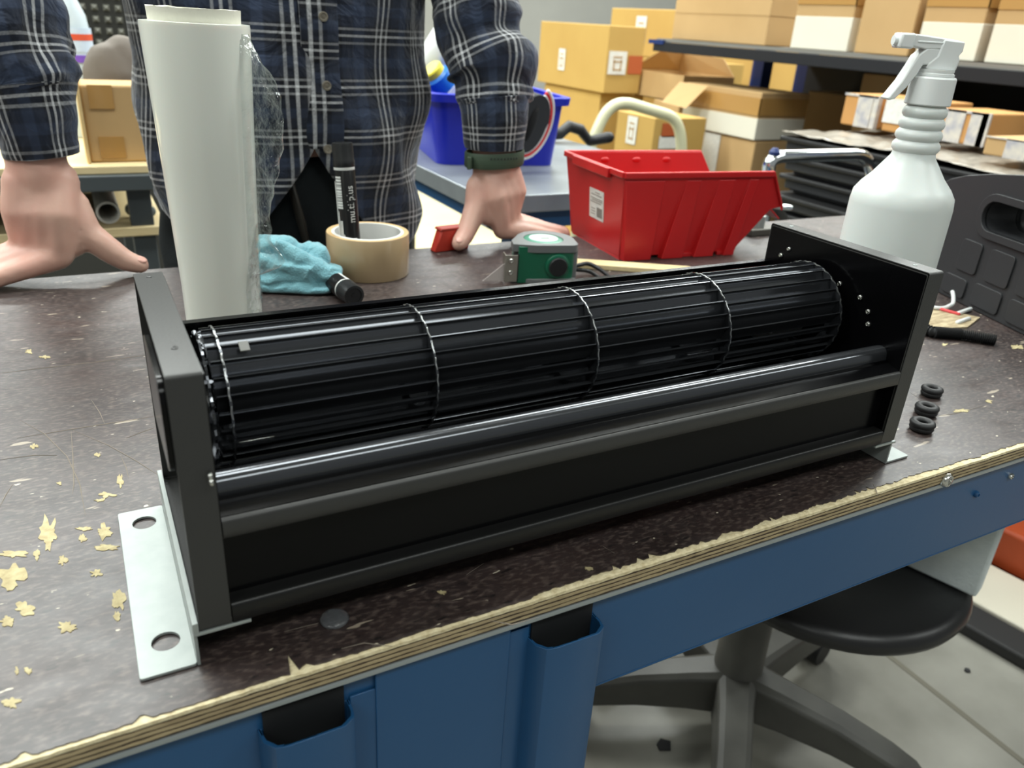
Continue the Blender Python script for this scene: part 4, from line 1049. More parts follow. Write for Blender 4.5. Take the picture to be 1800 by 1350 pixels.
CYT = [(-0.06, CY), (0.2, CY), (0.45, CY + 0.005), (0.565, CY - 0.0)]
def shirt_point(a, z, off=0.0):
    rx = lerp_tab(RXT, z) + off; ry = lerp_tab(RYT, z) + off; cy = lerp_tab(CYT, z)
    e = 0.85
    c, s = math.cos(a), math.sin(a)
    p = Vector((CX + rx * math.copysign(abs(s) ** e, s), cy - ry * math.copysign(abs(c) ** e, c), z))
    fold = 0.010 * fbm((a * 0.10, 0, z * 0.55), 16, 1) + 0.0055 * fbm((a * 0.16, z * 0.3, 2), 30, 2)
    # slanted drag folds towards the waist, stronger near the hem
    fold += 0.0065 * math.sin(a * 7 + z * 34 + 2 * fbm((a, z, 0), 3, 5)) * max(0, 1 - abs(z - 0.09) / 0.16)
    o = Vector((p.x - CX, (p.y - cy), 0)).normalized()
    return p + o * fold
sh = MB(); sh.uv = []; NA, NZ = 128, 90
ZTOP = 0.565; ZOPEN = 0.135
rows = []
for i in range(NZ + 1):
    row = []
    for j in range(NA + 1):
        s = j / NA
        t = i / NZ
        a_full = -PI + 0.0 + 2 * PI * s               # seam line at the front => parametrise from the front round the back
        a = 2 * PI * s                                 # 0 .. 2pi, both ends at the front
        zb = hemz(a)
        z = zb + (ZTOP - zb) * t
        gap = 0.0
        if z < ZOPEN: gap = 1.05 * ((ZOPEN - z) / 0.155) ** 1.25
        gl = gap * 0.55; gr = gap * 0.50                # opening to the picture's left and right of the placket
        aa = gr + (2 * PI - gl - gr) * s
        p = shirt_point(aa, z)
        if s == 0 or s == 1: pass
        row.append(p); sh.uv.append(((aa / (2 * PI)) * 0.98 + 0.02, z))
    rows.append(row)
sh.loft(rows, caps=False, closed=False)
shirt = sh.build('shirt', PLAID, person, smooth=180)
so = shirt.modifiers.new('thickness', 'SOLIDIFY'); so.thickness = 0.002; so.offset = -1
# button placket: a doubled strip down the front
pk = MB(); pk.uv = []; rows = []
for i in range(60):
    z = ZOPEN + (0.555 - ZOPEN) * i / 59; row = []
    for j in range(5):
        a = -0.055 + 0.17 * j / 4 + 0.02
        p = shirt_point(a, z, 0.0022 if 0 < j < 4 else 0.0002); row.append(p); pk.uv.append((0.023 + 0.034 * j / 4, z + 0.018))
    rows.append(row)
pk.loft(rows, caps=False, closed=False)
pk.build('placket', PLAID, shirt, smooth=180)
for z in (0.135, 0.212, 0.29, 0.37, 0.45):
    p = shirt_point(0.055, z, 0.003); M = Matrix.Translation(p) @ Matrix.Rotation(PI / 2, 4, 'X')
    MB().lathe([(0.0001, 0.0016), (0.0028, 0.0012), (0.0042, 0.0022), (0.0056, 0.0020), (0.0058, 0.0), (0.0001, -0.0004)], 20, M).build('button', mat('horn button', (132, 126, 112), 0.3, var=(200, .6, (90, 84, 74))), shirt)
# collar
co = MB(); co.uv = []; rows = []
for i in range(4):
    row = []
    for j in range(41):
        a = 0.35 + (2 * PI - 0.7) * j / 40; r = 0.068 + (0.004, 0.010, 0.016, 0.022)[i]; z = 0.60 - 0.012 * i * i / 2 - 0.02 * math.cos(a)
        row.append(Vector((CX + r * 1.1 * math.sin(a), CY - 0.01 - r * math.cos(a), z))); co.uv.append((a * 0.07, z))
    rows.append(row)
co.loft(rows, caps=False, closed=False); c_ = co.build('collar', PLAID, shirt, smooth=180)
c_.modifiers.new('thickness', 'SOLIDIFY').thickness = 0.004
# sleeves and cuffs
def sleeve(pts, rad, seed, name, uo, flat=0.88, fold=0.009, n=56, sub=12, ring_fold=None):
    P = [Vector(p) for p in pts]; C = []; Rr = []
    for i in range(len(P) - 1):                            # Catmull-Rom through the stations
        p0, p1, p2, p3 = P[max(i - 1, 0)], P[i], P[i + 1], P[min(i + 2, len(P) - 1)]
        for k in range(sub):
            t = k / sub
            C.append(0.5 * ((2 * p1) + (p2 - p0) * t + (2 * p0 - 5 * p1 + 4 * p2 - p3) * t * t + (3 * p1 - p0 - 3 * p2 + p3) * t ** 3)); Rr.append(rad[i] + (rad[i + 1] - rad[i]) * (t * t * (3 - 2 * t)))
    C.append(P[-1]); Rr.append(rad[-1])
    mb = MB(); mb.uv = []; rows = []; dist = 0
    for i, c in enumerate(C):
        t = (C[min(i + 1, len(C) - 1)] - C[max(i - 1, 0)]).normalized()
        u = Vector((1, 0, 0)); u = (u - t * u.dot(t)).normalized(); w = t.cross(u)
        if i: dist += (C[i] - C[i - 1]).length
        row = []
        fade = min(1, i / 4) * min(1, (len(C) - 1 - i) / 4)
        for j in range(n + 1):
            a = 2 * PI * j / n
            q = fold * fade * (1.0 * noise.noise(Vector((math.cos(a) * 1.1, math.sin(a) * 1.1, dist * 17 + seed))) + 0.8 * noise.noise(Vector((math.cos(a) * 2.0 + 5, math.sin(a) * 2.0, dist * 38 + seed))))
            r = Rr[i] + q
            row.append(c + u * (r * math.cos(a)) + w * (r * flat * math.sin(a))); mb.uv.append((a * 0.052 + uo, -dist + seed * 0.01))
        rows.append(row)
    mb.loft(rows, caps=False, closed=False)
    o = mb.build(name, PLAID, shirt, smooth=180)
    o.modifiers.new('thickness', 'SOLIDIFY').thickness = 0.002
    return o
sleeve([(-0.066, 0.692, 0.196), (-0.074, 0.700, 0.225), (-0.079, 0.712, 0.265), (-0.086, 0.738, 0.320), (-0.058, 0.788, 0.42), (0.005, 0.828, 0.470), (0.08, 0.838, 0.475)], [0.0470, 0.0560, 0.0600, 0.064, 0.070, 0.080, 0.074], 1.3, 'sleeve', 0.013)
sleeve([(-0.0655, 0.690, 0.1365), (-0.0665, 0.690, 0.150), (-0.068, 0.691, 0.185), (-0.070, 0.694, 0.206)], [0.0370, 0.0385, 0.0440, 0.0500], 2.9, 'cuff', 0.013, fold=0.0025)
sleeve([(0.484, 0.692, 0.192), (0.484, 0.697, 0.212), (0.485, 0.706, 0.236), (0.476, 0.722, 0.270), (0.470, 0.742, 0.320), (0.466, 0.786, 0.42), (0.440, 0.828, 0.470), (0.38, 0.838, 0.475)], [0.0480, 0.0520, 0.0625, 0.0560, 0.060, 0.068, 0.080, 0.074], 4.1, 'sleeve', 0.031, fold=0.010)
sleeve([(0.4870, 0.690, 0.1365), (0.4865, 0.690, 0.150), (0.4850, 0.691, 0.180), (0.4835, 0.694, 0.202)], [0.0425, 0.0440, 0.0475, 0.0500], 5.2, 'cuff', 0.036, fold=0.0025)
# trousers
trm = MB()
trm.tube([(CX, CY + 0.008, 0.12), (CX, CY + 0.008, 0.04), (CX, CY + 0.008, -0.08), (CX, CY + 0.008, -0.12)], [0.175, 0.183, 0.186, 0.17], 40, sy=0.60, up=(0, 1, 0))
for s in (-1, 1):
    trm.tube([(CX + s * 0.088, CY + 0.012, -0.06), (CX + s * 0.095, CY + 0.0, -0.25), (CX + s * 0.102, CY, -0.42), (CX + s * 0.11, CY + 0.03, -0.80)], [0.105, 0.094, 0.080, 0.070], 28)
tro = remesh(trm, 0.006, 6, lambda c: c + Vector((fbm(c, 22, 1), fbm(c, 22, 2), 0)) * 0.006)
trous = link('trousers', tro, TROUSER, person, smooth=180)
MB().tube([(CX - 0.03, CY - 0.112, 0.09), (CX - 0.02, CY - 0.116, 0.04), (CX - 0.012, CY - 0.112, 0.0)], [0.014, 0.017, 0.010], 10, round_caps=True, sy=0.3).build('belt_loop', mat('dark leather', (40, 38, 34), 0.5), trous, smooth=60)
# hair and shoes (above and below the picture)
hr = MB(); hr.ball(HC + Vector((0, 0.022, 0.045)), 0.094, 20, (0.9, 1.06, 0.98))
link('hair', remesh(hr, 0.006, 2, lambda c: c + Vector((fbm(c, 60, 1), fbm(c, 60, 2), fbm(c, 60, 3))) * 0.005), mat('dark brown hair', (52, 40, 32), 0.7), person, smooth=180)
for s in (-1, 1):
    ey = MB().ball(HC + Vector((s * 0.032, -0.0770, 0.014)), 0.0100, 14, (1.25, 1, .72)).build('eye', mat('eye', (206, 198, 190), 0.2), person)
    MB().ball(HC + Vector((s * 0.032, -0.0848, 0.0125)), 0.0042, 12, (1, .7, 1)).build('iris', mat('brown iris', (62, 44, 32), 0.15), ey)
    MB().tube([HC + Vector((s * 0.016, -0.0855, 0.034)), HC + Vector((s * 0.034, -0.0845, 0.039)), HC + Vector((s * 0.050, -0.074, 0.034))], [0.003, 0.0042, 0.002], 8, round_caps=True).build('eyebrow', mat('dark brown hair', (52, 40, 32), 0.7), person)
    s_ = MB(); s_.tube([(CX + s * 0.11, CY + 0.075, -0.815), (CX + s * 0.115, CY + 0.0, -0.80), (CX + s * 0.125, CY - 0.12, -0.825)], [0.034, 0.045, 0.025], 16, round_caps=True)
    s_.box(CX + s * 0.118 - 0.045, CX + s * 0.118 + 0.045, CY - 0.15, CY + 0.11, -TOP + 0.0005, -0.83)
    link('shoe', remesh(s_, 0.005, 4), mat('dark work shoe', (36, 34, 32), 0.6), person, smooth=180)
# olive watch strap on the person's left wrist
OLIVE = mat('olive rubber strap', (62, 78, 62), 0.55, bump=(300, .05))
ws = MB(); rings = []
wc = Vector((0.4875, 0.690, 0.1225)); n = 48
for k in range(n):
    a = 2 * PI * k / n; o = Vector((math.cos(a), math.sin(a) * 0.80, 0)); r = 0.0405
    tilt = 0.006 * math.cos(a)
    ring = []
    for dr, dz_ in ((0, -0.0095), (0.0022, -0.0105), (0.0034, -0.008), (0.0034, 0.008), (0.0022, 0.0105), (0, 0.0095)):
        ring.append(wc + o * (r + dr) + Vector((0, 0, dz_ + tilt * 0.4)))
    rings.append(ring)
rings.append(rings[0]); ws.loft(rings, caps=False)
strap = ws.build('watch_strap', OLIVE, person, smooth=50)
MB().box(-0.008, 0.008, -0.003, 0.003, -0.0085, 0.0085, Matrix.Translation(wc + Vector((-0.043, -0.012, -0.004))) @ Matrix.Rotation(0.9, 4, 'Z')).build('strap_tail', OLIVE, strap, bevel=0.001)
hl = MB()
for k in range(9):
    a = math.radians(-118 + k * 6.5); p = wc + Vector((math.cos(a) * 0.0440, math.sin(a) * 0.0440 * 0.80, 0.0035))
    hl.ball(p, 0.0013, 6, (1, .6, 1.3))
hl.build('strap_holes', INK, strap)

# ------------------------------------------------------------------ the workshop behind
def P_dist(p): return (Vector(p) - CAM).dot(RZ)
def along(P, e, u):
    """how far to go from P along e until the picture column u is reached"""
    k = (u - 900) / FPX; q = Vector(P) - CAM; m = RX - RZ * k
    return -q.dot(m) / Vector(e).dot(m)
def up_to(P, v):
    k = (v - 675) / FPX; q = Vector(P) - CAM; m = RY - RZ * k
    return -q.dot(m) / Vector((0, 0, 1)).dot(m)
def carton(label, P, ul=None, ur=None, vt=None, yaw=90, board=CARD, w=None, d=None, h=None, white=0.0, seam=False, tape=False, labels=(), group=None, open_=False, floor_to=None, vtape=False):
    """a closed carton whose visible upright edge stands at P; its faces run to picture columns ul and ur"""
    a = math.radians(yaw); eL = Vector((-math.cos(a), math.sin(a), 0)); eR = Vector((math.sin(a), math.cos(a), 0)); P = Vector(P)
    w = w or max(0.05, along(P, eL, ul)); d = d or min(0.52, max(0.05, along(P, eR, ur))); h = h or up_to(P, vt)
    t = thing('carton', label, 'carton', P, group=group, rz=math.atan2(eR.y, eR.x))
    # local x = eR (depth d), local y = eL (width w)
    if open_:
        th_ = 0.004
        mb = MB().prism([(0, 0), (d, 0), (d, w), (0, w)], 0, h, holes=[[(th_, th_), (d - th_, th_), (d - th_, w - th_), (th_, w - th_)]]).box(0, d, 0, w, 0, 0.004)
        mb.build('body', board, t, smooth=0)
    else:
        MB().box(0, d, 0, w, 0, h).build('body', board, t, smooth=0, bevel=0.004)
    if white:
        MB().box(-0.001, d - 0.002, -0.001, w - 0.002, 0.001, h * white).build('white_lower_half', CARD_W, t, smooth=0, bevel=0.002)
    if seam:
        mb = MB().box(-0.002, d - 0.003, -0.002, w - 0.003, h * seam, h - 0.001)
        mb.build('lid', board, t, smooth=0, bevel=0.003)
    if tape:
        z0, z1 = tape
        MB().box(-0.0030, 0.0, -0.0030, w * 0.99, h * z0, h * z1).box(-0.0030, d * 0.98, -0.0030, 0.0, h * z0, h * z1).build('tape', TAPE_BR, t, smooth=0)
    if vtape:
        mb = MB()
        for f_ in (vtape if isinstance(vtape, (list, tuple)) else (0.5,)):
            mb.box(-0.0035, 0, w * f_ - 0.025, w * f_ + 0.025, h * 0.0, h * 1.002)
        mb.box(-0.0035, 0.0, 0.0, w, h * 0.93, h * 1.003).box(-0.0035, 0.012, -0.0035, 0.012, 0, h).build('white_tape', mat('white printed tape', (206, 200, 188), 0.4, var=(40, 0.9, (160, 160, 170))), t, smooth=0)
    for (face, f0, g0, fs, gs, kind) in labels:
        m_ = RED_INK if kind == 'red' else LABEL
        if face == 'L':
            c = MB().box(-0.0040, -0.002, w * f0 - fs / 2, w * f0 + fs / 2, h * g0 - gs / 2, h * g0 + gs / 2)
        else:
            c = MB().box(d * f0 - fs / 2, d * f0 + fs / 2, -0.0040, -0.002, h * g0 - gs / 2, h * g0 + gs / 2)
        o = c.build('label' if kind != 'red' else 'printed_mark', m_, t, smooth=0)
        if kind == 'mark':
            mk_ = MB()
            for (yy, zz_, sy_, sz_) in ((0, .25, .5, .05), (0, 0.05, .5, .05), (-.2, -.1, .06, .5), (.2, -.1, .06, .5), (0, -.3, .45, .05)):
                a0 = w * f0 + fs * (yy - sy_ / 2) if face == 'L' else d * f0 + fs * (yy - sy_ / 2); a1 = a0 + fs * sy_
                b0 = h * g0 + gs * (zz_ - sz_ / 2); b1 = b0 + gs * sz_
                if face == 'L': mk_.box(-0.0050, -0.0040, a0, a1, b0, b1)
                else: mk_.box(a0, a1, -0.0050, -0.0040, b0, b1)
            mk_.build('label_mark', TAPE_BR, o, smooth=0)
    return t, (w, d, h)

XR = 2.2                                            # face of the racking
# --- yellow-brown carton stack (left of the racking)
def S(u, v, x=XR): return onx(u, v, x)
big = S(1060, 164)
_, (w1, d1, h1) = carton('large yellow-brown carton, top of the tall stack, with a white label on each face', big, 944, 1122, 44, board=CARD_Y, labels=(('L', 0.62, 0.42, 0.06, 0.10, 'mark'), ('R', 0.30, 0.46, 0.10, 0.10, 'mark'), ('R', 0.80, 0.44, 0.08, 0.08, 'red')))
z1 = big.z
carton('yellow-brown carton carrying the tall labelled carton', (big.x + 0.02, big.y + 0.05, z1 - 0.32), 950, 1118, h=0.316, board=CARD_Y, labels=(('L', 0.78, 0.55, 0.06, 0.10, 'mark'),))
carton('yellow-brown carton lowest of the tall stack', (big.x + 0.0, big.y + 0.03, -TOP + 0.001), 944, 1120, h=z1 - 0.325 + TOP, board=CARD_Y)
carton('dim yellow-brown carton standing behind the tall stack, one label near its foot', (3.45, big.y + 0.02, z1 + 0.02), w=0.75, d=0.5, h=0.85, board=CARD_Y, labels=(('R', 0.2, 0.55, 0.10, 0.09, 'mark'),))
carton('yellow-brown base carton behind the tall stack', (3.45, big.y + 0.02, -TOP + 0.001), w=0.75, d=0.5, h=z1 + 0.018 + TOP, board=CARD_Y)
p = S(1205, 108, 2.75)
carton('yellow-brown carton with one label right of the tall stack, under the shelf end', p, 1068, 1235, 18, board=CARD_Y, labels=(('L', 0.58, 0.55, 0.09, 0.14, 'mark'),))
carton('plain yellow-brown carton underneath the one right of the tall stack', (p.x, p.y, -TOP + 0.001), w=0.6, d=0.4, h=p.z - 0.003 + TOP, board=CARD_Y)
p = S(1145, 262, 1.85)
carton('yellow-brown carton under the cream trolley handle, label on its long face', (p.x, p.y, -TOP + 0.001), 1046, 1185, h=up_to((p.x, p.y, 0), 208) + TOP, board=CARD_Y, labels=(('L', 0.55, 0.93, 0.06, 0.10, 'mark'), ('R', 0.35, 0.95, 0.10, 0.05, 'red'), ('R', 0.3, 0.90, 0.09, 0.045, 'plain')))
# --- open tan carton
p = S(1185, 250, 2.40)
carton('big tan carton below the open-topped one', (p.x, p.y, -TOP + 0.001), 1110, 1290, d=0.33, h=up_to((p.x, p.y, 0), 182) + TOP - 0.001, board=CARD)
zt = up_to((p.x, p.y, 0), 182)
t, (wo, do, ho) = carton('open tan carton with a raised lid flap beside the white-banded carton', (p.x + 0.02, p.y + 0.02, zt + 0.001), w=0.40, d=0.30, h=0.115, board=CARD, open_=True)
MB().add([(0, .4, .115), (0.30, .4, .115), (0.27, .34, .20), (0.10, .30, .21), (0, .4, .119), (0.30, .4, .119), (0.27, .34, .204), (0.10, .30, .214)], [[3, 2, 1, 0], [4, 5, 6, 7], [0, 1, 5, 4], [1, 2, 6, 5], [2, 3, 7, 6], [3, 0, 4, 7]]).build('flap', CARD, t, smooth=0)
MB().add([(.296, .0, .115), (.296, .4, .115), (.25, .36, .21), (.27, .06, .19), (.30, 0, .115), (.30, .4, .115), (.254, .36, .21), (.274, .06, .19)], [[0, 1, 2, 3], [7, 6, 5, 4], [0, 4, 5, 1], [1, 5, 6, 2], [2, 6, 7, 3], [3, 7, 4, 0]]).build('flap', CARD, t, smooth=0)
# --- white-banded cartons on a low pile
p = S(1325, 247)
t, (w2, d2, h2) = carton('tan carton with white lower half and crinkled tape, in front of the racking', p, 1196, 1408, 163, board=CARD, white=0.46, tape=(0.52, 0.88))
MB().add([(-0.03, w2 * .62, h2 * .98), (-0.03, w2 * 1.02, h2 * 0.98), (-0.10, w2 * 1.04, h2 * .52), (-0.10, w2 * .68, h2 * .48), (-0.027, w2 * .62, h2), (-0.027, w2 * 1.02, h2), (-0.097, w2 * 1.04, h2 * .54), (-0.097, w2 * .68, h2 * .50)], [[0, 1, 2, 3], [7, 6, 5, 4], [0, 4, 5, 1], [1, 5, 6, 2], [2, 6, 7, 3], [3, 7, 4, 0]]).build('flap', CARD, t, smooth=0, bevel=0.001)
carton('tan carton with a white end panel under the white-banded carton', (p.x + 0.01, p.y, p.z - 0.24), 1212, 1392, h=0.236, board=CARD, labels=(('L', 0.82, 0.5, 0.16, 0.23, 'plain'),))
carton('plain tan carton at the foot of the white-banded pile', (p.x - 0.02, p.y - 0.02, -TOP + 0.001), 1205, 1398, h=p.z - 0.245 + TOP, board=CARD)
p = S(1400, 210, 2.78)
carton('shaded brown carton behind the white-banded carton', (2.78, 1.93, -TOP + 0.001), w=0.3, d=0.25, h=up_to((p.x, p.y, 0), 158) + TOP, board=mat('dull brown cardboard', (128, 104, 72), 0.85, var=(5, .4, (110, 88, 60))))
# --- racking: shelf at eye height with cartons on it
rack = thing('shelf_rack', 'blue and dark steel shelving rack loaded with cartons along the right', 'rack', (XR, 0, -TOP))
ZS = 0.272
MB().box(-0.01, 0.9, 0.2, 2.56, ZS - 0.012 + TOP, ZS + TOP).build('shelf', mat('grey shelf board', (120, 118, 112), 0.6), rack, smooth=0)
MB().box(-0.018, 0.012, 0.2, 2.57, ZS - 0.05 + TOP, ZS - 0.013 + TOP).build('beam', mat('navy beam paint', (13, 15, 22), 0.75), rack, smooth=0, bevel=0.002)
MB().box(-0.022, 0.014, 2.50, 2.60, ZS - 0.022 + TOP, ZS - 0.006 + TOP).build('beam_end', BLUE_DK, rack, smooth=0)
for yy, x_s in ((0.2, (0.10, 0.84)), (2.50, (0.56, 0.84))):
    for xx in x_s:
        MB().box(xx, xx + 0.06, yy, yy + 0.07, 0, 2.2).build('upright', BLUE_DK, rack, smooth=0, bevel=0.002)
MB().box(0.84, 0.86, 0.2, 2.5, 0.4, ZS - 0.06 + TOP).build('back_sheet', mat('black mesh back', (24, 24, 26), 0.7), rack, smooth=0)
MB().box(0.0, 0.9, 0.2, 1.86, 0.60, 0.62).build('shelf', mat('dark shelf board', (50, 48, 46), 0.7), rack, smooth=0)
SHG = None
def shelf_box(label, un, ul, ur, vt=-30, **k):
    q = onz(un, 100, ZS + 0.001); q = onx(un, 90, XR + 0.01); q.z = ZS + 0.001
    return carton(label, q, ul, ur, h=k.pop('h', 0.36), **k)
shelf_box('plain tan double-lid carton at the far end of the eye-level shelf', 1342, 1180, 1398, seam=0.40, h=0.24)
shelf_box('tan carton with white lower half, second from the far end of the eye-level shelf', 1487, 1388, 1497, white=0.46, h=0.22, tape=(0.62, 0.98))
shelf_box('plain tan carton between two white-banded cartons on the eye-level shelf', 1596, 1500, 1601, h=0.24, d=0.5)
shelf_box('tan carton with white lower half right of the plain tan one on the shelf', 1716, 1606, 1722, white=0.44, h=0.22, d=0.5, tape=(0.62, 0.86))
shelf_box('tan carton with white lower half nearest the camera on the eye-level shelf', 1850, 1728, 1880, white=0.44, h=0.22, d=0.5, tape=(0.6, 0.86))
# things in the shade below the shelf
carton('tan carton standing far back under the shelf near the blue upright', (XR + 0.42, 1.62, -TOP + 0.621), w=0.22, d=0.2, h=0.43, board=CARD)
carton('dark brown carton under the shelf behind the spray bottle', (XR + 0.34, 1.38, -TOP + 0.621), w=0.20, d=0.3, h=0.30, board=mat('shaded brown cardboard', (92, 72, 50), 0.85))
carton('yellow carton under the shelf right of the spray bottle', (XR + 0.30, 0.98, -TOP + 0.621), w=0.3, d=0.3, h=0.36, board=CARD_Y)
q = thing('tote_box', 'black plastic tote on the lower shelf behind the pump head', 'tote', (XR + 0.12, 1.60, -TOP + 0.621))
MB().prism(rrect(-0.02, 0.15, -0.15, 0.20, 0.02), 0, 0.19).build('body', RUBBER, q, bevel=0.006)
MB().prism(rrect(-0.03, 0.16, -0.16, 0.21, 0.02), 0.19, 0.215).build('rim', PLASTIC_BK, q, bevel=0.004)
MB().box(-0.034, -0.03, -0.06, 0.1, 0.13, 0.145).build('slot', GALV, q, smooth=0)

# --- black tray stack with shrink-wrapped boxes on top
xs_, zt_ = 1.72, onx(1390, 235, 1.72).z
ys0, ys1 = 0.62, onx(1385, 235, xs_).y
ntr = 9; pitch = 0.052
trayG = None
names = ['topmost', 'second', 'third', 'fourth', 'fifth', 'sixth', 'seventh', 'eighth', 'ninth']
for k in range(ntr):
    z = zt_ - 0.004 - pitch * (k + 1)
    o = thing('tray', '%s black ridged plastic tray in the stack behind the chrome handle' % names[k], 'tray', (xs_ + 0.012 * ((k * 7) % 3), ys0, z), group='stacked black trays')
    MB().box(0, 0.42, 0, ys1 - ys0, 0.010, pitch - 0.004).build('body', PLASTIC_BK, o, smooth=0, bevel=0.004)
    MB().box(-0.014, 0.43, -0.014, ys1 - ys0 + 0.014, pitch - 0.016, pitch - 0.003).build('rim', RUBBER, o, smooth=0, bevel=0.004)
    MB().box(0.02, 0.40, 0.02, ys1 - ys0 - 0.02, 0.0, 0.010).build('foot', RUBBER, o, smooth=0)
zb_ = zt_ - 0.004 - pitch * ntr
o = thing('pallet', 'dark pallet carrying the black tray stack', 'pallet', (xs_, ys0, -TOP))
for k in range(5): MB().box(0, 0.42, k * 0.2 * (ys1 - ys0) + 0.01, k * 0.2 * (ys1 - ys0) + 0.15 * (ys1 - ys0), zb_ + TOP - 0.02, zb_ + TOP - 0.001).build('deck_board', mat('dark stained wood', (70, 58, 44), 0.8), o, smooth=0)
for k in (0.0, 0.16, 0.32): MB().box(k, k + 0.1, 0, ys1 - ys0, 0.0, zb_ + TOP - 0.02).build('bearer', mat('dark stained wood', (70, 58, 44), 0.8), o, smooth=0)
GREYFILM = mat('dusty grey plastic sheet', (158, 150, 138), 0.35, var=(30, 0.8, (120, 114, 104)), bump=(60, 1.0), coat=0.3)
fs_ = MB(); rows = []
for i in range(50):
    row = []
    for j in range(30):
        x = -0.015 + 0.46 * j / 29; y = -0.01 + (ys1 - ys0 + 0.02) * i / 49
        row.append(Vector((xs_ + x, ys0 + y, zt_ + 0.001 + 0.011 * abs(fbm((x, y, 0), 22, 1)) + 0.03 * max(0, fbm((x, y, 0), 6, 3) - 0.1))))
    rows.append(row)
fs_.loft(rows, caps=False, closed=False)
o = fs_.build('plastic_sheet', GREYFILM, smooth=180); tag(o, 'crinkled grey plastic sheet covering the black tray stack', 'plastic sheet')
o.modifiers.new('thickness', 'SOLIDIFY').thickness = 0.001
def on_stack(label, un, ul, ur, vb, vt, x=1.93, **k):
    p = onx(un, vb, x); p.z = zt_ + 0.024
    k.setdefault('d', 0.2)
    return carton(label, p, ul, ur, vt=vt, board=k.pop('board', CARD_O), **k)
on_stack('orange-brown carton with white tape at the far end of the plastic sheet', 1527, 1476, 1546, 250, 170, vtape=(0.35,))
on_stack('orange-brown carton behind the neck of the spray bottle', 1606, 1548, 1660, 266, 180, vtape=(0.25,), labels=(('L', 0.62, 0.62, 0.09, 0.06, 'plain'),))
on_stack('orange-brown carton with white tape right of the spray bottle neck', 1712, 1636, 1760, 290, 200, vtape=(0.6, 0.12))
on_stack('shallow tan carton with a white wrapped lid nearest on the plastic sheet', 1830, 1726, 1850, 322, 256, x=1.80, board=CARD, vtape=(0.5,), d=0.2)
o = MB(); o.tube([(2.36, 1.36, -0.16), (2.36, 1.34, -0.05), (2.36, 1.33, 0.03)], [0.08, 0.09, 0.06], 14, round_caps=True)
bgm = remesh(o, 0.012, 3, lambda c: c + Vector((fbm(c, 14, 1), fbm(c, 14, 2), fbm(c, 14, 3))) * 0.02)
for v_ in bgm.vertices: v_.co.z = max(v_.co.z, -TOP + 0.622)
tag(link('plastic_bag', bgm, mat('black bag', (38, 38, 40), 0.35), smooth=180), 'crumpled black bag under the shelf behind the pump of the spray bottle', 'bag')

# --- cream tube handle of a sack truck
CREAM = mat('cream painted tube', (206, 204, 170), 0.32, coat=0.2)
y_ = 1.85
hp = [ony(1034, 262, y_), ony(1052, 205, y_), ony(1075, 178, y_), ony(1150, 192, y_ - 0.03), ony(1190, 214, y_ - 0.05), ony(1200, 262, y_ - 0.06)]
hp[0] = Vector((hp[0].x, hp[0].y, hp[0].z)); 
tk = thing('sack_truck', 'cream tubular handle of a hand truck rising behind the red bin', 'hand truck', (0, 0, 0))
pts = arc([Vector((hp[0].x - 0.02, y_ + 0.03, -TOP + 0.08)), hp[0], hp[2] + Vector((0, 0, 0.008)), hp[4] + Vector((0, 0, 0.012)), hp[5], Vector((hp[5].x + 0.01, y_ - 0.03, -TOP + 0.08))], 0.075, 8)
MB().tube(pts, 0.0185, 14).build('handle_tube', CREAM, tk, smooth=60)
MB().box(hp[0].x - 0.04, hp[5].x + 0.04, y_ - 0.25, y_ + 0.06, -TOP + 0.02, -TOP + 0.04).build('toe_plate', BLUE, tk, bevel=0.003)
for xx in (hp[0].x - 0.05, hp[5].x + 0.05):
    MB().torus(0.07, 0.022, 24, 10, Matrix.Translation((xx, y_ + 0.06, -TOP + 0.0925)) @ Matrix.Rotation(PI / 2, 4, 'Y')).build('wheel', RUBBER, tk, smooth=60)
# --- chrome handle of a trolley right of the red bin
y_ = 0.95
c0 = ony(1352, 300, y_); c1 = ony(1512, 273, y_)
cp = [Vector((c0.x + 0.03, y_ - 0.02, -TOP + 0.10)), Vector((c0.x + 0.012, y_, c0.z - 0.11)), Vector((c0.x - 0.004, y_, c0.z + 0.02)), Vector((c0.x + 0.02, y_, c1.z + 0.002)), Vector((c1.x + 0.02, y_, c1.z + 0.002)), Vector((c1.x + 0.07, y_, c1.z - 0.06)), Vector((c1.x + 0.07, y_, -TOP + 0.10))]
tv = thing('trolley', 'chrome tube trolley handle standing right of the red bin', 'trolley', (0, 0, 0))
MB().tube(arc(cp, 0.05, 8), 0.0145, 16).build('handle_tube', CHROME, tv, smooth=60)
MB().box(cp[0].x - 0.02, cp[-1].x + 0.02, y_ - 0.05, y_ + 0.55, -TOP + 0.10, -TOP + 0.13).build('deck', RUBBER, tv, bevel=0.004)
for xx in (cp[0].x + 0.03, cp[-1].x - 0.03):
    for yy in (y_, y_ + 0.5):
        MB().lathe([(0.001, -0.015), (0.045, -0.015), (0.05, -0.01), (0.05, 0.01), (0.045, 0.015), (0.001, 0.015)], 24, Matrix.Translation((xx, yy, -TOP + 0.05)) @ Matrix.Rotation(PI / 2, 4, 'Y')).build('wheel', RUBBER, tv)
MB().tube([Vector((c0.x + 0.012, y_, c0.z - 0.075)), Vector((c0.x + 0.055, y_ - 0.03, c0.z - 0.078))], 0.007, 10, round_caps=True).build('hook', CHROME, tv, smooth=60)
MB().tube([Vector((c0.x + 0.03, y_ + 0.02, c0.z - 0.06)), Vector((c0.x + 0.10, y_ + 0.02, c0.z - 0.12)), Vector((c0.x + 0.12, y_ + 0.02, c0.z - 0.22))], 0.012, 12).build('brace', PLASTIC_GY, tv, smooth=60)
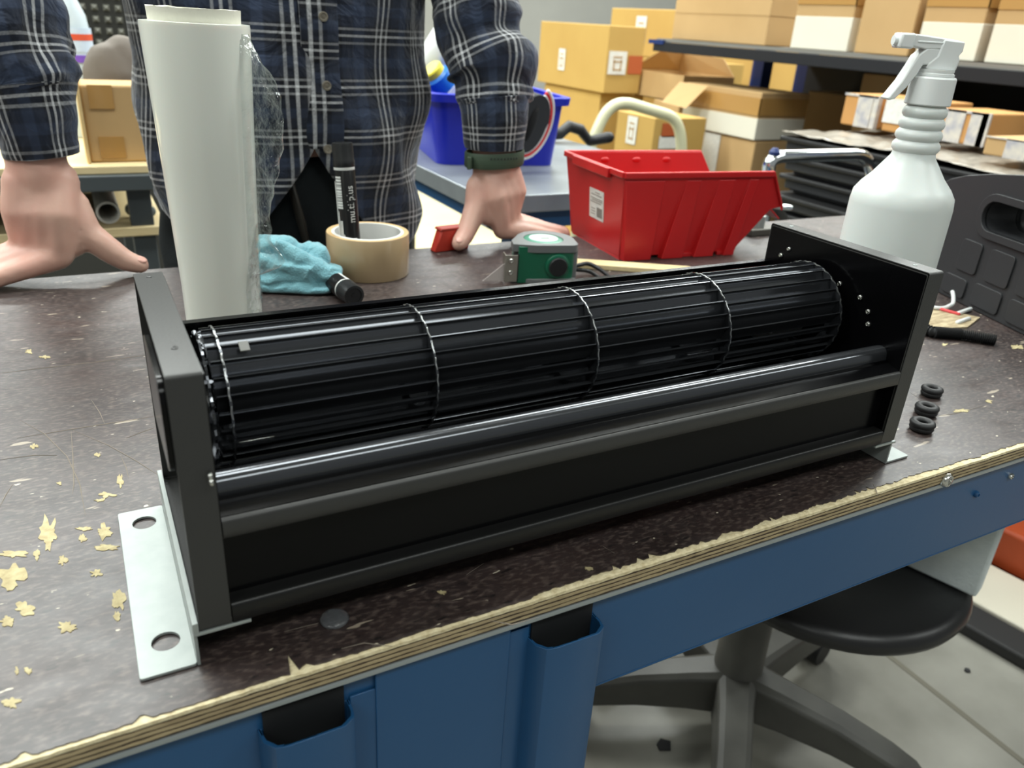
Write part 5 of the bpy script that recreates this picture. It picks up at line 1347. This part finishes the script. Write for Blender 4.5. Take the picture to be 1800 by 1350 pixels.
MB().lathe([(0.011, 0), (0.012, 0.012), (0.006, 0.02)], 14, Matrix.Translation((c0.x + 0.006, y_, c0.z + 0.028))).build('cap', BLUE_DK, tv)

# --- steel-topped side table with the blue crate
stx0, sty0 = 0.625, 0.985
st = thing('steel_table', 'steel topped side table with blue frame right of the person', 'table', (0, 0, -TOP))
MB().box(stx0, 1.22, sty0, 1.78, TOP - 0.034, TOP).build('table_top', mat('brushed steel sheet', (150, 156, 160), 0.34, 0.55, var=(12, 0.6, (126, 132, 136)), bump=(60, .1)), st, bevel=0.002)
MB().box(stx0 + 0.03, 1.2, sty0 + 0.02, sty0 + 0.05, TOP - 0.07, TOP - 0.034).box(stx0 + 0.03, stx0 + 0.06, sty0 + 0.02, 1.74, TOP - 0.07, TOP - 0.034).build('frame', BLUE, st, smooth=0)
for xx in (stx0 + 0.09, 1.13):
    for yy in (sty0 + 0.06, 1.68):
        MB().box(xx, xx + 0.04, yy, yy + 0.04, 0, TOP - 0.034).build('leg', BLUE, st, smooth=0, bevel=0.002)
MB().tube([(0.84, 1.05, TOP - 0.05), (0.835, 1.06, 0.02)], 0.006, 8).tube([(0.80, 1.05, TOP - 0.05), (0.77, 1.08, 0.02)], 0.006, 8).build('brace', GALV, st, smooth=60)
BLUEBIN = mat('royal blue plastic', (28, 40, 176), 0.35)
c = thing('storage_crate', 'royal blue plastic crate full of spray cans on the steel table', 'crate', (0.672, 1.32, 0.0005), rz=-0.20)
cw, cl, chh = 0.275, 0.30, 0.150
def flare(x, y, z): return Vector((x * (1 + 0.12 * z / chh) - 0.02 * z / chh, y * (1 + 0.10 * z / chh) - 0.017 * z / chh, z))
mbx = MB()
lp = rrect(0, cw, 0, cl, 0.03, 4); li = rrect(0.004, cw - 0.004, 0.004, cl - 0.004, 0.027, 4)
mbx.loft([[flare(x, y, 0) for x, y in lp], [flare(x, y, chh) for x, y in lp], [flare(x, y, chh) for x, y in li], [flare(x, y, 0.004) for x, y in li]])
mbx.build('body', BLUEBIN, c, smooth=50)
ro = rrect(-0.012, cw + 0.012, -0.012, cl + 0.012, 0.036, 4)
mbr = MB(); mbr.loft([[flare(x, y, chh - 0.016) for x, y in ro], [flare(x, y, chh) for x, y in ro], [flare(x, y, chh + 0.001) for x, y in li], [flare(x, y, chh - 0.014) for x, y in li], [flare(x, y, chh - 0.016) for x, y in ro]], caps=False)
mbr.build('rim', BLUEBIN, c, smooth=30)
def can(u, v, y, label, tilt, cols, r=0.034, ln=0.19):
    p = ony(u, v, y); o = thing('spray_can', label, 'spray can', p); o.rotation_euler = tilt
    MB().lathe([(r * .9, 0), (r, 0.006), (r, ln * .55)], 24).build('body', cols[0], o); MB().lathe([(r, ln * .55), (r, ln * .82), (r * .75, ln * .9)], 24).build('band', cols[1], o)
    MB().lathe([(r * .8, ln * .88), (r * .8, ln * 1.04), (r * .7, ln * 1.08), (0.001, ln * 1.08)], 20).build('cap', cols[2], o)
    return o
SKY = mat('bright blue print', (38, 116, 200), 0.35); YEL = mat('yellow print', (222, 208, 60), 0.4)
can(750, 122, 1.50, 'white bottle with bright blue top leaning uppermost in the blue crate', (0.15, 0.55, 0), (WHITE_PL, WHITE_PL, SKY), 0.036, 0.105)
o = can(800, 172, 1.44, 'blue bottle with yellow neck lying in the blue crate beside the shirt', (0.1, -0.80, 0.0), (SKY, SKY, YEL), 0.030, 0.085)
MB().box(-0.018, 0.018, -0.0318, -0.029, 0.006, 0.036).build('label', WHITE_PL, o, smooth=0)
hp_ = thing('ear_defender', 'black padded ear defender with red and white trim hanging on the blue crate', 'ear defenders', ony(926, 214, 1.17)); hp_.rotation_euler = (0.15, 0.25, 0.3)
pd = MB()
pd.prism([(0.046 * math.cos(a) * (1 if math.sin(a) > 0 else .9), 0.060 * math.sin(a)) for a in [2 * PI * k / 28 for k in range(28)]], -0.02, 0.02, M=Matrix.Rotation(PI / 2, 4, 'X'))
pd.build('cup', mat('matt black foam', (36, 38, 42), 0.8), hp_, bevel=0.012, seg=4)
MB().ball((-0.005, -0.018, 0), 0.024, 14, (0.55, 0.3, 1.6)).build('opening', mat('deep black foam', (12, 12, 14), 0.9), hp_)
for off, m_ in ((0.004, WHITE_PL), (0.011, mat('red trim', (214, 40, 44), 0.4)), (0.017, WHITE_PL)):
    MB().tube([(math.cos(a) * (0.043 + off), -0.012, math.sin(a) * (0.057 + off)) for a in [(-PI * 0.60 + k * PI * 1.0 / 20) for k in range(21)]], 0.0045, 8, round_caps=True).build('trim_band', m_, hp_, smooth=60)
o = MB().prism([(-0.05, -0.06), (0.02, -0.06), (0.045, -0.02), (0.01, 0.045), (-0.05, 0.045)], -0.025, 0.025, M=Matrix.Translation(ony(880, 165, 1.47)) @ Matrix.Rotation(PI / 2, 4, 'X'))
tag(o.build('drill_case', PLASTIC_GY, bevel=0.006), 'small dark grey case standing in the blue crate behind the sleeve', 'case')
cbm = MB(); yk = 1.62
kp = [ony(985, 235, yk), ony(1000, 222, yk), ony(1020, 228, yk), ony(1036, 248, yk)]
cbm.tube([(kp[0].x - .05, yk, 0.02)] + [tuple(q_) for q_ in kp] + [(kp[-1].x + 0.03, yk - 0.05, 0.018)], 0.016, 12, round_caps=True)
tag(cbm.build('hose', RUBBER, smooth=60), 'coiled black hose lying on the steel table', 'hose')

# --- left: grey bench with carton, bag and bottle
lb_ = thing('side_bench', 'dark grey steel framed bench with a pine top behind the left arm', 'bench', (0, 0, -TOP))
yb0 = 1.28; zb1 = ony(100, 312, yb0).z
MB().box(-0.9, 0.10, yb0, yb0 + 0.55, zb1 - 0.028 + TOP, zb1 + TOP).build('frame', mat('dark grey steel', (72, 78, 80), 0.45), lb_, bevel=0.002)
MB().box(-0.9, 0.10, yb0 + 0.015, yb0 + 0.55, zb1 + TOP, zb1 + 0.015 + TOP).build('bench_top', CREAM_WOOD, lb_, bevel=0.002)
zl = ony(190, 402, yb0 + 0.02).z
MB().box(-0.9, 0.10, yb0 + 0.02, yb0 + 0.52, zl - 0.018 + TOP, zl + TOP).build('lower_shelf', CREAM_WOOD, lb_, bevel=0.002)
MB().box(-0.9, 0.10, yb0 + 0.50, yb0 + 0.51, zl + TOP, zb1 - 0.03 + TOP).build('back_sheet', mat('mid grey sheet', (120, 122, 118), 0.6), lb_, smooth=0)
for xx in (-0.88, 0.04):
    for yy in (yb0 + 0.03, yb0 + 0.48):
        MB().box(xx, xx + 0.04, yy, yy + 0.04, 0, zb1 - 0.028 + TOP).build('leg', mat('dark grey steel', (72, 78, 80), 0.45), lb_, bevel=0.002)
p = ony(188, 360, yb0 + 0.05)
MB().lathe([(0.017, 0), (0.021, 0.0), (0.021, 0.30), (0.017, 0.30), (0.017, 0.0)], 28, Matrix.Translation((p.x, p.y, zl + 0.0225)) @ Matrix.Rotation(-PI / 2 - 0.0, 4, 'X'), caps=False).build('cardboard_tube', mat('white paper tube', (218, 216, 208), 0.6), None, smooth=40)
tag(bpy.data.objects['cardboard_tube'], 'white hollow paper tube lying on the shelf below the grey bench', 'tube')
g_ = MB(); g_.tube([(p.x + 0.045, p.y + 0.05, zl + 0.016), (p.x + 0.075, p.y + 0.04, zl + 0.013)], [0.014, 0.011], 12, round_caps=True)
tag(g_.build('rag', mat('grey rag', (96, 104, 104), 0.9), smooth=180), 'small grey rag beside the paper tube', 'rag')
p = ony(215, 303, yb0 + 0.05); p0 = ony(163, 303, yb0 + 0.05)
tt = thing('carton', 'tan carton strapped with brown tape on the grey bench behind the film roll', 'carton', (p0.x, yb0 + 0.05, zb1 + 0.0155))
hb = up_to((p0.x, yb0 + 0.05, zb1), 165) ; wb_ = 0.135
MB().box(0, wb_, 0, 0.11, 0, hb).build('body', CARD, tt, smooth=0, bevel=0.004)
MB().box(-0.006, 0, -0.012, 0.11, 0.0, hb + 0.006).build('edge_flap', mat('pale cardboard flap', (206, 178, 126), 0.7), tt, smooth=0, bevel=0.002)
MB().box(0.012, 0.052, -0.0015, 0, hb * .70, hb * 1.0).build('tape', TAPE_BR, tt, smooth=0)
MB().box(0.018, 0.06, -0.0015, 0, hb * 0.06, hb * 0.34).build('tape', TAPE_BR, tt, smooth=0)
sk_ = MB(); p = ony(198, 122, yb0 + 0.26)
sk_.ball((p.x + 0.004, p.y, p.z - 0.030), 0.075, 20, (0.86, 0.7, 1.15)); sk_.ball((p.x + 0.02, p.y, p.z + 0.01), 0.055, 20, (0.86, 0.7, 1.0)); sk_.ball((p.x + 0.0, p.y, zb1 + 0.06), 0.07, 16, (0.95, 0.8, 0.75))
bm = remesh(sk_, 0.006, 6, lambda c: c + Vector((fbm(c, 20, 1), fbm(c, 20, 2), fbm(c, 20, 3))) * 0.007)
for v_ in bm.vertices: v_.co.z = max(v_.co.z, zb1 + 0.016)
tag(link('sack', bm, mat('grey brown sackcloth', (104, 96, 88), 0.75, var=(12, .5, (84, 76, 70)), bump=(40, .4)), smooth=180), 'bulging grey-brown sack behind the tan carton on the grey bench', 'sack')
p = ony(136, 95, yb0 + 0.38)
bt = thing('detergent_bottle', 'pale detergent bottle with red and blue label and purple cap by the left sleeve', 'bottle', (p.x, p.y, zb1 + 0.0155))
bz_ = p.z - zb1 - 0.01
MB().lathe([(0.030, 0), (0.032, 0.004), (0.032, bz_ + 0.02), (0.026, bz_ + 0.07), (0.014, bz_ + 0.10)], 28).build('body', mat('pale blue plastic', (196, 208, 214), 0.35), bt)
MB().lathe([(0.0325, bz_ + 0.0), (0.0325, bz_ + 0.045)], 28, caps=False).build('label', mat('white blue label', (206, 220, 236), 0.4), bt)
MB().lathe([(0.0330, bz_ + 0.022), (0.0330, bz_ + 0.034)], 28, caps=False).build('label_band', mat('orange red print', (220, 90, 60), 0.4), bt)
MB().lathe([(0.0335, bz_ - 0.02), (0.0335, bz_ - 0.006)], 28).build('purple_band', mat('purple plastic', (128, 88, 190), 0.4), bt)
MB().lathe([(0.014, bz_ + 0.10), (0.015, bz_ + 0.125), (0.008, bz_ + 0.13)], 20).build('cap', WHITE_PL, bt)
pg = thing('bump_panel', 'black studded acoustic panel standing beyond the film roll', 'panel', (0, 0, 0))
yp = 2.9; pa = ony(150, 78, yp); pb = ony(300, -60, yp)
MB().box(pa.x - 0.5, pb.x + 0.9, yp, yp + 0.02, -TOP, pb.z + 0.3).build('backing', mat('black panel', (40, 40, 36), 0.8), pg, smooth=0)
bp_ = MB(); xx = pa.x - 0.1
while xx < pb.x + 0.15:
    zz_ = pa.z - 0.1
    while zz_ < pb.z + 0.25:
        bp_.add([(xx - .010, yp, zz_ - .010), (xx + .010, yp, zz_ - .010), (xx + .010, yp, zz_ + .010), (xx - .010, yp, zz_ + .010), (xx, yp - .018, zz_)], [[0, 1, 4], [1, 2, 4], [2, 3, 4], [3, 0, 4]])
        zz_ += 0.036
    xx += 0.036
tag(bp_.build('stud', mat('grey stud', (98, 98, 90), 0.7), pg, smooth=0), None, kind='stuff')

# --- black tool case standing on the right-hand end of the bench
ce = Vector((-0.33, -0.944, 0)).normalized(); cn = Vector((0.944, -0.33, 0)).normalized(); cO = onz(1640, 510)
case = thing('tool_case', 'black plastic tool case with a handle slot upright on the right bench end', 'case', (0, 0, 0))
Mcs = Matrix(((ce.x, 0, cn.x, cO.x), (ce.y, 0, cn.y, cO.y), (0, 1, 0, 0.0005), (0, 0, 0, 1)))      # (along, up, deep)
outl = [(-0.060, 0.0), (0.33, 0.0), (0.33, 0.10), (0.315, 0.135), (0.27, 0.158), (0.20, 0.170), (0.09, 0.170), (0.04, 0.1625), (0.0, 0.1535), (-0.028, 0.144), (-0.046, 0.132), (-0.055, 0.118), (-0.060, 0.100)]
hole = rrect(0.050, 0.200, 0.0975, 0.1340, 0.0178, 6)
MB().prism(outl, 0, 0.045, holes=[hole], M=Mcs).build('front_shell', PLASTIC_BK, case, bevel=0.006, seg=3)
MB().prism([(x_ * 0.99, z_ * 0.99) for x_, z_ in outl], 0.046, 0.09, holes=[hole], M=Mcs).build('back_shell', PLASTIC_BK, case, bevel=0.006, seg=3)
MB().prism(rrect(0.041, 0.209, 0.0885, 0.143, 0.026, 7), -0.004, 0.004, holes=[hole], M=Mcs).build('slot_rim', PLASTIC_BK, case, bevel=0.003, seg=3)
for (x0_, x1_, z0_, z1_) in ((0.030, 0.066, 0.040, 0.080), (0.082, 0.122, 0.040, 0.080), (0.016, 0.058, 0.006, 0.031), (0.072, 0.120, 0.006, 0.034), (0.136, 0.18, 0.04, 0.08), (0.134, 0.18, 0.006, 0.034)):
    MB().prism(rrect(x0_, x1_, z0_, z1_, 0.005, 3), -0.0024, 0.001, M=Mcs).build('raised_panel', PLASTIC_BK, case, bevel=0.0022, seg=3)

# --- swivel stool under the right half of the bench
hub = Vector((0.863, 0.386, -TOP))
so_ = thing('swivel_stool', 'black swivel stool on a five-star base under the bench', 'stool', hub)
GREYP = mat('scuffed dark grey nylon', (84, 83, 78), 0.45, var=(14, .6, (66, 65, 62)), bump=(200, .1))
MB().lathe([(0.050, 0.075), (0.052, 0.12), (0.045, 0.135), (0.042, 0.14), (0.0375, 0.36), (0.036, 0.37), (0.030, 0.372), (0.030, 0.40)], 32).build('column', GREYP, so_, smooth=40)
ang0 = math.atan2(onz(1040, 1225, -0.77).y - hub.y, onz(1040, 1225, -0.77).x - hub.x)
for k in range(5):
    a = ang0 - 0.07 + k * 2 * PI / 5
    rings = []
    for r, z0, z1, w_ in ((0.03, 0.060, 0.145, 0.034), (0.09, 0.066, 0.140, 0.030), (0.18, 0.070, 0.132, 0.028), (0.26, 0.066, 0.116, 0.027), (0.30, 0.060, 0.104, 0.024), (0.318, 0.062, 0.092, 0.014)):
        rings.append([Vector((r, -w_, z0)), Vector((r, w_, z0)), Vector((r, w_, z1 - 0.008)), Vector((r, w_ * .6, z1)), Vector((r, -w_ * .6, z1)), Vector((r, -w_, z1 - 0.008))])
    M = Matrix.Rotation(a, 4, 'Z')
    o = MB().loft([[M @ p_ for p_ in r_] for r_ in rings]).build('base_leg', GREYP, so_, smooth=30, bevel=0.004)
    Mc = M @ Matrix.Translation((0.285, 0, 0.0285)) @ Matrix.Rotation(PI / 2, 4, 'X') @ Matrix.Rotation(0.5 * k, 4, 'Y')
    cs = MB().lathe([(0.001, -0.022), (0.026, -0.022), (0.028, -0.018), (0.028, -0.004), (0.012, -0.003), (0.012, 0.003), (0.028, 0.004), (0.028, 0.018), (0.026, 0.022), (0.001, 0.022)], 24, M @ Matrix.Translation((0.285, 0, 0.0285)) @ Matrix.Rotation(PI / 2, 4, 'X')).build('caster', RUBBER, o, smooth=40)
    MB().tube([M @ Vector((0.285, 0, 0.028)), M @ Vector((0.285, 0, 0.075))], 0.008, 10).build('caster_pin', GREYP, o, smooth=60)
SEAT = mat('black vinyl seat', (30, 30, 31), 0.36, bump=(120, .08))
scx, scy = 0.898 - hub.x, 0.306 - hub.y
def seat_ring(r, z): 
    return [Vector((scx + r * 1.0 * math.cos(2 * PI * k / 56), scy + r * math.sin(2 * PI * k / 56), z)) for k in range(56)]
zt3 = TOP - 0.405
MB().loft([seat_ring(0.02, zt3 - 0.046), seat_ring(0.165, zt3 - 0.046), seat_ring(0.187, zt3 - 0.042), seat_ring(0.202, zt3 - 0.030), seat_ring(0.207, zt3 - 0.018), seat_ring(0.202, zt3 - 0.007), seat_ring(0.190, zt3 - 0.001), seat_ring(0.12, zt3 + 0.0), seat_ring(0.02, zt3 - 0.002)]).build('seat', SEAT, so_, smooth=60)
MB().box(scx - 0.06, scx + 0.06, scy - 0.06, scy + 0.12, zt3 - 0.055, zt3 - 0.045).build('seat_plate', GREYP, so_, smooth=0)
# white foam block resting on the stool
A = onz(1572, 986, -0.4035); Bp = onz(1714, 1052, -0.4035); dvv = Bp - A; ang = math.atan2(dvv.y, dvv.x)
Lb = dvv.length
A2 = A - dvv.normalized() * 0.10
Mfo = Matrix.Translation(A2) @ Matrix.Rotation(ang, 4, 'Z')
fo2 = MB().box(0, Lb + 0.10, 0, 0.03, 0, 0.29, Mfo)
tag(fo2.build('foam_block', mat('white polystyrene foam', (214, 222, 222), 0.8, var=(60, .5, (198, 208, 210)), bump=(220, .5)), bevel=0.004), 'white foam block standing on the black stool seat', 'foam block')
# orange, white and black things further right on the floor
p = onz(1690, 1118, -TOP); p2 = onz(1830, 1200, -TOP)
dv2 = (p2 - p); a2 = math.atan2(dv2.y, dv2.x)
T_ = Matrix.Translation(p - dv2 * 0.9) @ Matrix.Rotation(a2, 4, 'Z')
q = thing('pallet_jack', 'orange pallet lifter with black fork and pale plate on the floor by the stool', 'pallet truck', (0, 0, 0))
T_ = Matrix.Translation(p - dv2.normalized() * 0.16) @ Matrix.Rotation(a2, 4, 'Z')
MB().box(0, 0.9, 0.004, 0.09, 0.0, 0.03, T_).build('fork', mat('black fork steel', (34, 34, 34), 0.6), q, bevel=0.006)
MB().box(0, 0.9, 0.10, 0.28, 0.012, 0.03, T_).build('plate', mat('cream steel plate', (214, 208, 190), 0.6), q, bevel=0.004)
MB().box(0, 0.9, 0.30, 0.55, 0.012, 0.12, T_).build('frame', mat('orange red paint', (178, 74, 34), 0.5), q, bevel=0.01)
MB().box(0, 0.9, 0.08, 0.56, 0.0, 0.012, T_).build('base', RUBBER, q, smooth=0)
p = onz(1095, 1185, -TOP)
carton('plain tan carton on the floor under the bench behind the leg', (p.x - 0.02, p.y, -TOP + 0.001), w=0.3, d=0.06, h=0.10, yaw=80, board=CARD)
for (u, v, s_) in ((1168, 1312, 0.016), (1700, 1180, 0.007)):
    p = onz(u, v, -TOP)
    tag(MB().prism([(-.9 * s_, -.3 * s_), (.2 * s_, -.8 * s_), (.9 * s_, .1 * s_), (.1 * s_, .9 * s_), (-.7 * s_, .5 * s_)], 0.0, 0.004, M=Matrix.Translation((p.x, p.y, -TOP + 0.0005))).build('floor_scrap', INK, smooth=0), 'black scrap on the floor %s' % ('below the stool base' if s_ > .01 else 'near the black fork'), 'scrap')

# ------------------------------------------------------------------ raise everything so that the floor is z = 0
for o in list(SC.objects):
    if o.parent is None and o.type in ('MESH', 'EMPTY'):
        o.location.z += TOP
